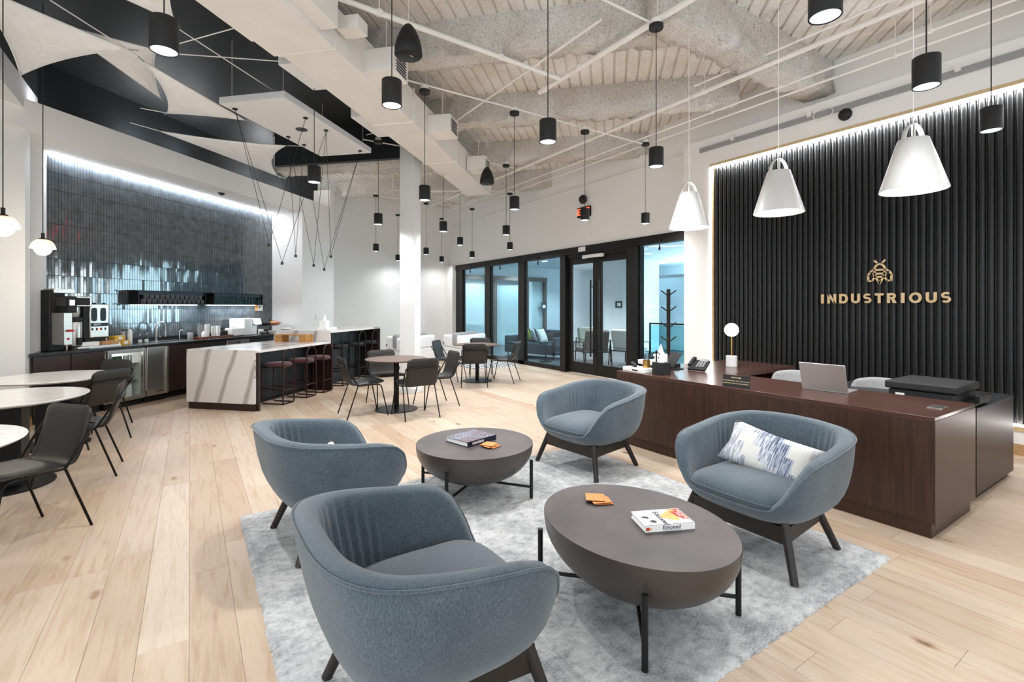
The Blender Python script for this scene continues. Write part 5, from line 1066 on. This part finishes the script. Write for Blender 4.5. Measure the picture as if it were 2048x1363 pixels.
# ------------------------------------------------------------------ ceiling services
t_ = thing('air_duct', 'long boxy cream air duct running above the room', 'duct', (0, 0, 0), K45)
MB().box(1.6, 3.86, 2.53, 3.20, 3.88, 4.33).build('duct_section', 'duct_paint', t_, bev=.006); MB().box(3.86, 4.15, 2.54, 3.19, 3.89, 4.32).build('duct_collar', 'duct_paint', t_, bev=.006); MB().box(4.15, 6.0, 2.55, 3.12, 3.90, 4.32).build('duct_section', 'duct_paint', t_, bev=.006); MB().box(6.005, 7.8, 2.56, 3.11, 3.90, 4.32).build('duct_section', 'duct_paint', t_, bev=.006); MB().box(7.805, 10.3, 2.57, 3.10, 3.91, 4.31).build('duct_section', 'duct_paint', t_, bev=.006)
for a in (3.85, 4.15, 6.0, 7.8): MB().box(a - .012, a + .012, 2.53, 3.14, 3.885, 4.34).build('flange', 'duct_paint', t_)
MB().box(2.0, 3.9, 2.36, 2.53, 3.93, 4.30).build('side_plenum', 'duct_paint', t_, bev=.004)
for a, b in ((4.35, 4.95), (5.75, 6.5)): MB().box(a, b, 3.12, 3.30, 3.92, 4.12).build('left_branch', 'wall_cool', t_, bev=.004)
for k, a in enumerate((4.72, 6.52, 8.45)):
    q = MB().box(a, a + .36, 2.22, 2.56, 3.95, 4.19).build('branch_box', 'duct_paint', t_, bev=.004)
    for j in range(6): MB().box(a + .06, a + .30, 2.21, 2.222, 3.975 + j * .032, 3.985 + j * .032).build('grille_bar', 'black_matte', q)
    MB().tube([(a + .2, 2.4, 4.19), (a + .2, 2.4, 4.74)], .006).build('hanger', 'pipe_paint', q)
MB().box(4.1, 4.28, 2.28, 2.50, 4.05, 4.17).build('junction_box', 'duct_paint', t_, bev=.003)
def pipe(label, pts, r, m='pipe_paint', clamps=(), name='ceiling_pipe'):
    t_ = thing(name, label, 'pipe'); MB().tube(pts, r, 10).build('run', m, t_, smooth=60)
    for c_ in clamps: MB().tube([(c_[0], c_[1], c_[2]), (c_[0], c_[1], 4.74)], .005, 6).build('hanger_rod', m, t_); MB().lathe([(r * 1.5, -.02), (r * 1.6, 0), (r * 1.5, .02)], 10, c_).build('clamp', m, t_)
def rod_pts(x, ys, z): return [(x, y, z) for y in ys]
pipe('thick cream sprinkler main joined by the cross pipe', [(3.80, -2.5, 4.27), (3.80, 5.1, 4.27)], .032, clamps=rod_pts(3.80, (2.0, 4.3, 5.0), 4.27))
pipe('cream sprinkler pipe crossing above the hanging loudspeaker', [(.29, 4.51, 4.27), (3.80, 4.66, 4.27)], .027, clamps=[(1.5, 4.56, 4.27), (2.9, 4.62, 4.27)])
pipe('cream sprinkler main running above the reception desk', [(5.57, -2.5, 4.27), (5.57, 12.5, 4.27)], .027, clamps=rod_pts(5.57, (1.6, 3.9, 6.1, 8.2, 10.5), 4.27))
pipe('upper one of two slim conduits along the reception wall', [(6.32, -2.5, 4.30), (6.32, 5, 4.30), (6.32, 13.0, 4.30)], .014, clamps=rod_pts(6.32, (1.8, 4.3, 7.2), 4.3))
pipe('lower one of two slim conduits along the reception wall', [(6.62, -2.5, 4.30), (6.62, 5, 4.30), (6.62, 13.0, 4.30)], .014, clamps=rod_pts(6.62, (2.2, 5.4, 8.2), 4.3))
pipe('slim conduit feeding the white cone pendants', [(5.5, -2, 4.36), (5.5, 2.2, 4.36), (5.5, 4.0, 4.36)], .012)
pipe('thin conduit fixed along the upper reception wall', [(7.13, 5.3, 4.1), (7.13, 9, 4.1), (7.13, 14.3, 4.08)], .012, clamps=())
for y, x0_, x1_, nm in ((1.1, 2.3, 5.4, 'over the oval coffee table'), (3.2, -.3, 3.95, 'over the round coffee table'), (5.68, 1.0, 6.6, 'in line with the exit sign'), (8.08, 2.4, 5.4, 'over the brown tables'), (10.0, 5.1, 6.6, 'next to the glass wall'), (12.05, 3.7, 6.7, 'over the white sofas')):
    pipe('slim cross conduit carrying the black pendants %s' % nm, [(x0_, y + .03, 4.255), ((x0_ + x1_) / 2, y + .03, 4.27), (x1_, y + .03, 4.255)], .011)
pipe('diagonal cream conduit under the deck near the loudspeaker', [(3.36, 6.8, 4.29), (3.36, 3.5, 4.29)], .014)
pipe('bent cream pipe dropping behind the hanging wires', [(3.9, 10.9, 4.7), (3.92, 10.95, 4.2), (4.1, 10.6, 4.1), (5.6, 9.4, 4.1)], .02)
t_ = thing('wall_shadow_strip', 'grey strip put in for the conduit shadow, with cable loop on the upper reception wall', 'shadow_strip', (6.865, 0, 4.0)); MB().box(0, .034, -2.5, 4.9, -.04, .03).build('shadow_strip', 'grey_fabric', t_)  # grey strip drawn where the conduit only casts a shadow band
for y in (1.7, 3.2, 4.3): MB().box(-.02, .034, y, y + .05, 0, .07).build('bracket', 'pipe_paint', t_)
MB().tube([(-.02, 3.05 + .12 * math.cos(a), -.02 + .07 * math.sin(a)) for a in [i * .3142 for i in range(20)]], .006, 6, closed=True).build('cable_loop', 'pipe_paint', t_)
# hanging loudspeakers
def speaker(label, x, y, z):
    t_ = thing('pendant_speaker', label, 'speaker', (x, y, z), 0, 'hanging cone loudspeakers'); MB().lathe([(.118, 0), (.128, .012), (.122, .09), (.10, .17), (.068, .24), (.035, .285), (.012, .30), (0, .30)], 32).build('cabinet', 'black_matte', t_, smooth=50); MB().lathe([(0, .002), (.118, 0), (.112, -.004), (0, -.006)], 32).build('grille', 'black_metal', t_, smooth=50); MB().cbox((.02, -.03, -.007), (.04, .008, .002), R(20)).build('badge', 'silver', t_); MB().tube([(0, 0, .30), (0, 0, 4.74 - z)], .003, 6).build('cable', 'pipe_paint', t_)
speaker('black egg-shaped loudspeaker hanging beside the cream duct', 1.69, 4.30, 3.80); speaker('black egg-shaped loudspeaker hanging beyond the second pendant row', 4.42, 7.50, 3.67)
# black cylinder pendants
def spot(parent, z, e, col, ang_, blend=.45, size=.05):
    l = bpy.data.lights.new('bulb', 'SPOT'); l.energy = e; l.color = col; l.spot_size = R(ang_); l.spot_blend = blend; l.shadow_soft_size = size
    o = bpy.data.objects.new('bulb', l); COL.objects.link(o); o.parent = parent; o.location = (0, 0, z); return o
def cyl_pendant(label, x, y, zb=2.84, top=4.21):
    t_ = thing('cylinder_pendant', label, 'pendant lamp', (x, y, zb), 0, 'black cylinder pendants'); h = .18
    MB().lathe([(.064, .0), (.070, .0), (.070, h - .003), (.067, h), (0, h)], 32, cap=False).build('shade', 'black_matte', t_, smooth=50)
    MB().lathe([(.063, .004), (.062, .05), (.045, .11), (0, .115)], 24, cap=False).build('reflector', 'reflector', t_, smooth=60)
    MB().tube([(0, 0, h), (0, 0, top - zb - .03)], .004, 6).build('cord', 'wire_black', t_); MB().lathe([(0, top - zb - .035), (.066, top - zb - .035), (.068, top - zb - .03), (.068, top - zb + .005), (0, top - zb + .005)], 28).build('canopy', 'black_matte', t_, smooth=50)
    MB().tube([(0, 0, top - zb + .005), (0, 0, top - zb + .06)], .05, 10).build('junction_box', 'pipe_paint', t_); MB().tube([(.02, 0, top - zb + .06), (.02, 0, 4.74 - zb)], .003, 5).build('hanger', 'pipe_paint', t_)
    spot(t_, -.004, PEND_E * .5, (.97, .98, 1), 76, .6); spot(t_, -.006, PEND_E * .85, (.96, .98, 1), 172, .9); return t_
PEND_E = 40
PD = [(2.49, 1.10, 2.84, 'over the oval coffee table'), (3.72, 1.08, 2.81, 'above the desk end with the power socket'), (5.25, 1.12, 2.86, 'in front of the slats, nearest the desk end'),
      (-.12, 3.33, 2.90, 'in front of the white sails'), (1.20, 3.37, 2.91, 'next to the wide cream duct'), (2.47, 3.20, 2.84, 'over the round coffee table'), (3.78, 3.18, 2.84, 'between the round table and the cone pendants'),
      (1.16, 5.77, 2.87, 'among the V-shaped wires'), (2.45, 5.69, 2.81, 'before the white column'), (3.82, 5.72, 2.85, 'hanging between column table and exit sign'), (5.07, 5.64, 2.81, 'in front of the exit sign'), (6.50, 5.70, 2.90, 'next to the last cone pendant'),
      (2.60, 7.95, 2.84, 'half hidden by the white column'), (3.85, 8.10, 2.85, 'over the floor between the brown tables'), (5.18, 8.05, 2.89, 'over the entrance table side'),
      (5.27, 10.18, 2.92, 'before the far white sofas'), (6.48, 9.90, 2.86, 'close to the glass wall'), (5.25, 12.10, 2.87, 'over the far sofa seats'), (6.59, 12.0, 2.85, 'in the far glass corner'), (3.80, 11.8, 2.84, 'between the column and the bar end'),
      (6.60, 14.0, 2.88, 'closest to the far wall corner'), (5.17, 14.0, 2.85, 'against the far wall behind the column')]
PEND_E = 16
pd0 = cyl_pendant('black cylinder pendant lamp ' + PD[0][3], *PD[0][:3])
FULL = [q.data.copy() for q in sorted([q for q in pd0.children if q.type == 'LIGHT'], key=lambda q: q.data.spot_size)]
for q in FULL: q.energy *= 2.5
for x, y, z, l_ in PD[1:]:
    c_ = copy_tree(pd0, (x, y, z), 0, 'black cylinder pendant lamp ' + l_)
    if y > 2:                                   # the row over the desk end is dimmed
        for q in (c_.children if y < 11 else ()):
            if q.type == 'LIGHT': q.data = FULL[0 if q.data.spot_size < 2 else 1]
# white cone pendants over the desk
def cone_pendant(label, x, y, z):
    t_ = thing('cone_pendant', label, 'pendant lamp', (x, y, z), R(-20), 'white cone pendants over the desk')
    MB().lathe([(.196, .004), (.200, 0), (.202, .004), (.092, .365), (.089, .366), (.195, .01)], 48, cap=False).build('shade', 'cone_white', t_, smooth=40)
    MB().lathe([(0, .03), (.188, .03)], 40, cap=False).build('diffuser', 'diffuser', t_)
    hp = [(.090 * math.cos(R(a)), 0, .352 + .128 * math.sin(R(a))) for a in range(0, 181, 10)]; ho = MB()
    for wv in ((-.018, .018),): ho.grid([[(x_, wv[0], z_) for x_, y_, z_ in hp], [(x_, wv[1], z_) for x_, y_, z_ in hp]])
    o = ho.build('handle', 'cone_white', t_, smooth=60); s_ = o.modifiers.new('solid', 'SOLIDIFY'); s_.thickness = .004
    MB().tube([(0, 0, .38), (0, 0, .47)], .012, 10).build('socket', 'chrome', t_, smooth=60); MB().tube([(0, 0, .47), (0, 0, 4.35 - z)], .003, 6).build('cord', 'white_plastic', t_); MB().lathe([(0, 4.33 - z), (.075, 4.33 - z), (.078, 4.335 - z), (.078, 4.37 - z), (0, 4.37 - z)], 28).build('canopy', 'white_plastic', t_, smooth=50)
    spot(t_, .025, 14, (1, .98, .95), 140, .8, .15); return t_
cp0 = cone_pendant('white cone pendant nearest the power socket end of the desk', 4.34, 1.335, 2.315); copy_tree(cp0, (4.31, 2.28, 2.30), None, 'white cone pendant in the middle over the desk'); copy_tree(cp0, (4.37, 3.245, 2.305), None, 'white cone pendant next to the glass entrance wall')
# glowing globes under amber shades
def globe_pendant(label, x, y, z):
    t_ = thing('globe_pendant', label, 'pendant lamp', (x, y, z), 0, 'globe pendants over the marble tables'); MB().lathe([(.072 * math.sin(math.pi * i / 14), -.072 * math.cos(math.pi * i / 14)) for i in range(15)], 28).build('globe', 'globe', t_, smooth=180)
    MB().lathe([(.107, .0), (.104, .012), (.092, .052), (.070, .082), (.035, .099), (.02, .102)], 32, cap=False).build('amber_shade', 'amber', t_, smooth=60)
    MB().lathe([(0, .10), (.036, .098), (.03, .108), (.015, .112), (.015, .165), (0, .165)], 18).build('socket', 'bronze', t_, smooth=40); MB().tube([(0, 0, .165), (0, 0, 4.69 - z)], .004, 6).build('cord', 'wire_black', t_)
    l = bpy.data.lights.new('bulb', 'POINT'); l.energy = 12; l.color = (1, .88, .72); l.shadow_soft_size = .075; o = bpy.data.objects.new('bulb', l); COL.objects.link(o); o.parent = t_; o.location = (0, 0, -.09)
    return t_
globe_pendant('glowing globe pendant with amber shade beside the tiled kitchen', -1.30, 7.05, 2.095); globe_pendant('glowing globe pendant with amber shade over the middle marble table', -1.285, 5.66, 2.13)
# floating white panel with V-wire lights
cl = thing('ceiling_cloud', 'floating white rectangular ceiling panel hung below the black ceiling', 'ceiling panel', kz(0, 0), K45); MB().box(5.0, 7.08, 3.71, 4.59, 3.90, 3.98).build('panel', 'wall_cool', cl, bev=.002); MB().lathe([(0, 0), (.075, 0), (.078, .006), (0, .006)], 24, (5.95, 4.15, 3.894)).build('round_plate', 'black_metal', cl)
for q in ((5.1, 3.8), (5.1, 4.5), (6.98, 3.8), (6.98, 4.5)): MB().tube([(*q, 3.98), (*q, 4.70)], .003, 5).build('suspension_wire', 'pipe_paint', cl)
WA = {'a': (5.16, 4.51), 'b': (5.587, 3.84), 'c': (6.16, 4.51), 'd': (6.51, 4.50), 'e': (6.04, 3.837), 'f': (6.94, 3.825)}
for k, (s_, z_, p_, q_) in enumerate(((5.267, 2.216, 'a', 'b'), (5.508, 2.016, 'a', 'e'), (5.78, 2.138, 'c', 'd'), (6.182, 2.044, 'c', 'e'), (6.439, 2.006, 'd', 'f'), (6.609, 2.213, 'e', 'f'))):
    t_ = thing('wire_light', '%s tiny black wire light counted from the tiled wall side' % ('first', 'second', 'third', 'fourth', 'fifth', 'sixth')[k], 'pendant lamp', kz(s_, 4.12, z_), K45, 'V-wire lights under the white panel'); MB().cyl((0, 0), .017, 0, .035, 12).build('socket', 'black_matte', t_)
    for c_ in (p_, q_): w_ = WA[c_]; MB().tube([(0, 0, .03), (w_[0] - s_, w_[1] - 4.12, 3.89 - z_)], .0032, 5).build('wire', 'wire_black', t_)
for c_, w_ in WA.items(): MB().lathe([(0, 3.888), (.03, 3.888), (.03, 3.90), (0, 3.90)], 14, (*w_, 0)).build('wire_cap', 'black_matte', cl)
# white fabric sails and their wires
def sail(label, A, B, C, inw=(.10, .10, .10), sag=.05):
    A, B, C = Vector((*K(*A[:2]), A[2])), Vector((*K(*B[:2]), B[2])), Vector((*K(*C[:2]), C[2])); G = (A + B + C) / 3; out = []
    for p_, q_, i_ in ((A, B, inw[0]), (B, C, inw[1]), (C, A, inw[2])):
        md = (p_ + q_) / 2; md = md + (G - md) * i_ * 2
        for k in range(14): t = k / 14; out.append(p_ * (1 - t) ** 2 + md * 2 * t * (1 - t) + q_ * t * t)
    rows = []
    for k in range(9):
        f = 1 - k / 8.0; rows.append([G + (x - G) * f - Vector((0, 0, sag * (1 - f * f) + .006 * math.sin(i * 1.7 + k) * f * (1 - f) * 4)) for i, x in enumerate(out)])
    t_ = thing('fabric_sail', label, 'fabric sail', tuple(G)); mb = MB(); mb.grid([[tuple(p_ - G) for p_ in r_] for r_ in rows], closed=True); o = mb.build('sail_cloth', 'white_fabric', t_, smooth=180); s_ = o.modifiers.new('solid', 'SOLIDIFY'); s_.thickness = .004
    MB().tube([tuple(p_ - G) for p_ in out], .007, 6, closed=True).build('hem', 'white_fabric', t_, smooth=180)
    for c_ in (A, B, C): d_ = (c_ - G).normalized(); MB().tube([tuple(c_ - G), tuple(c_ - G + d_ * .10)], .006, 6).build('ring', 'chrome', t_)
    return t_
sail('large white fabric sail above the marble tables', (3.04, 5.18, 4.15), (4.08, 4.835, 4.10), (4.13, 6.31, 4.0), (.03, .20, .14), .06)
sail('brightly lit white fabric sail behind the large one', (3.766, 5.319, 4.25), (4.388, 4.821, 4.25), (5.424, 5.88, 4.25), (.02, .16, .0), .02)
sail('white fabric sail reaching behind the floating panel', (4.238, 4.806, 4.05), (5.845, 4.95, 4.05), (5.427, 5.779, 4.05), (.02, .08, .26), .05)
sail('long white fabric sail stretched near the kitchen ledge', (5.846, 6.354, 4.0), (6.767, 4.994, 4.0), (8.318, 6.312, 4.0), (.14, .30, .03), .05)
sail('white fabric sail next to the duct overhead', (3.275, 4.002, 4.05), (3.69, 3.86, 4.05), (3.217, 3.425, 4.05), (.02, .10, .05), .04)
def wire(label, a, b, r=.006): A_, B_ = (*K(*a[:2]), a[2]), (*K(*b[:2]), b[2]); tag(MB().tube([A_, B_], r, 6).build('sail_wire', 'white_plastic', smooth=60), label, 'wire', 'wires holding the sails')
for a, b, l_ in (((3.292, 4.704, 4.1), (4.2, 4.85, 4.1), 'white wire joining two sail tips'), ((4.094, 4.223, 4.1), (3.93, 3.23, 4.1), 'white wire from a sail tip toward the duct'), ((4.264, 4.398, 4.1), (4.66, 3.32, 4.1), 'white wire crossing below the black ceiling to the duct'), ((3.813, 4.004, 4.1), (5.2, 4.021, 4.1), 'white wire slanting above the floating panel'),
                 ((5.846, 6.354, 4.0), (5.494, 6.463, 4.0), 'short white wire hooked on the black wall side'), ((5.427, 5.779, 4.05), (5.22, 5.98, 4.05), 'short white wire at the middle sail corner'), ((8.318, 6.312, 4.0), (8.511, 6.29, 4.0), 'short white wire at the long sail end'), ((6.767, 4.994, 4.0), (6.9, 4.6, 4.0), 'short white wire between long sail and floating panel'), ((6.9, 3.7, 4.12), (6.75, 3.13, 4.15), 'white wire from the floating panel to the duct')): wire(l_, a, b)
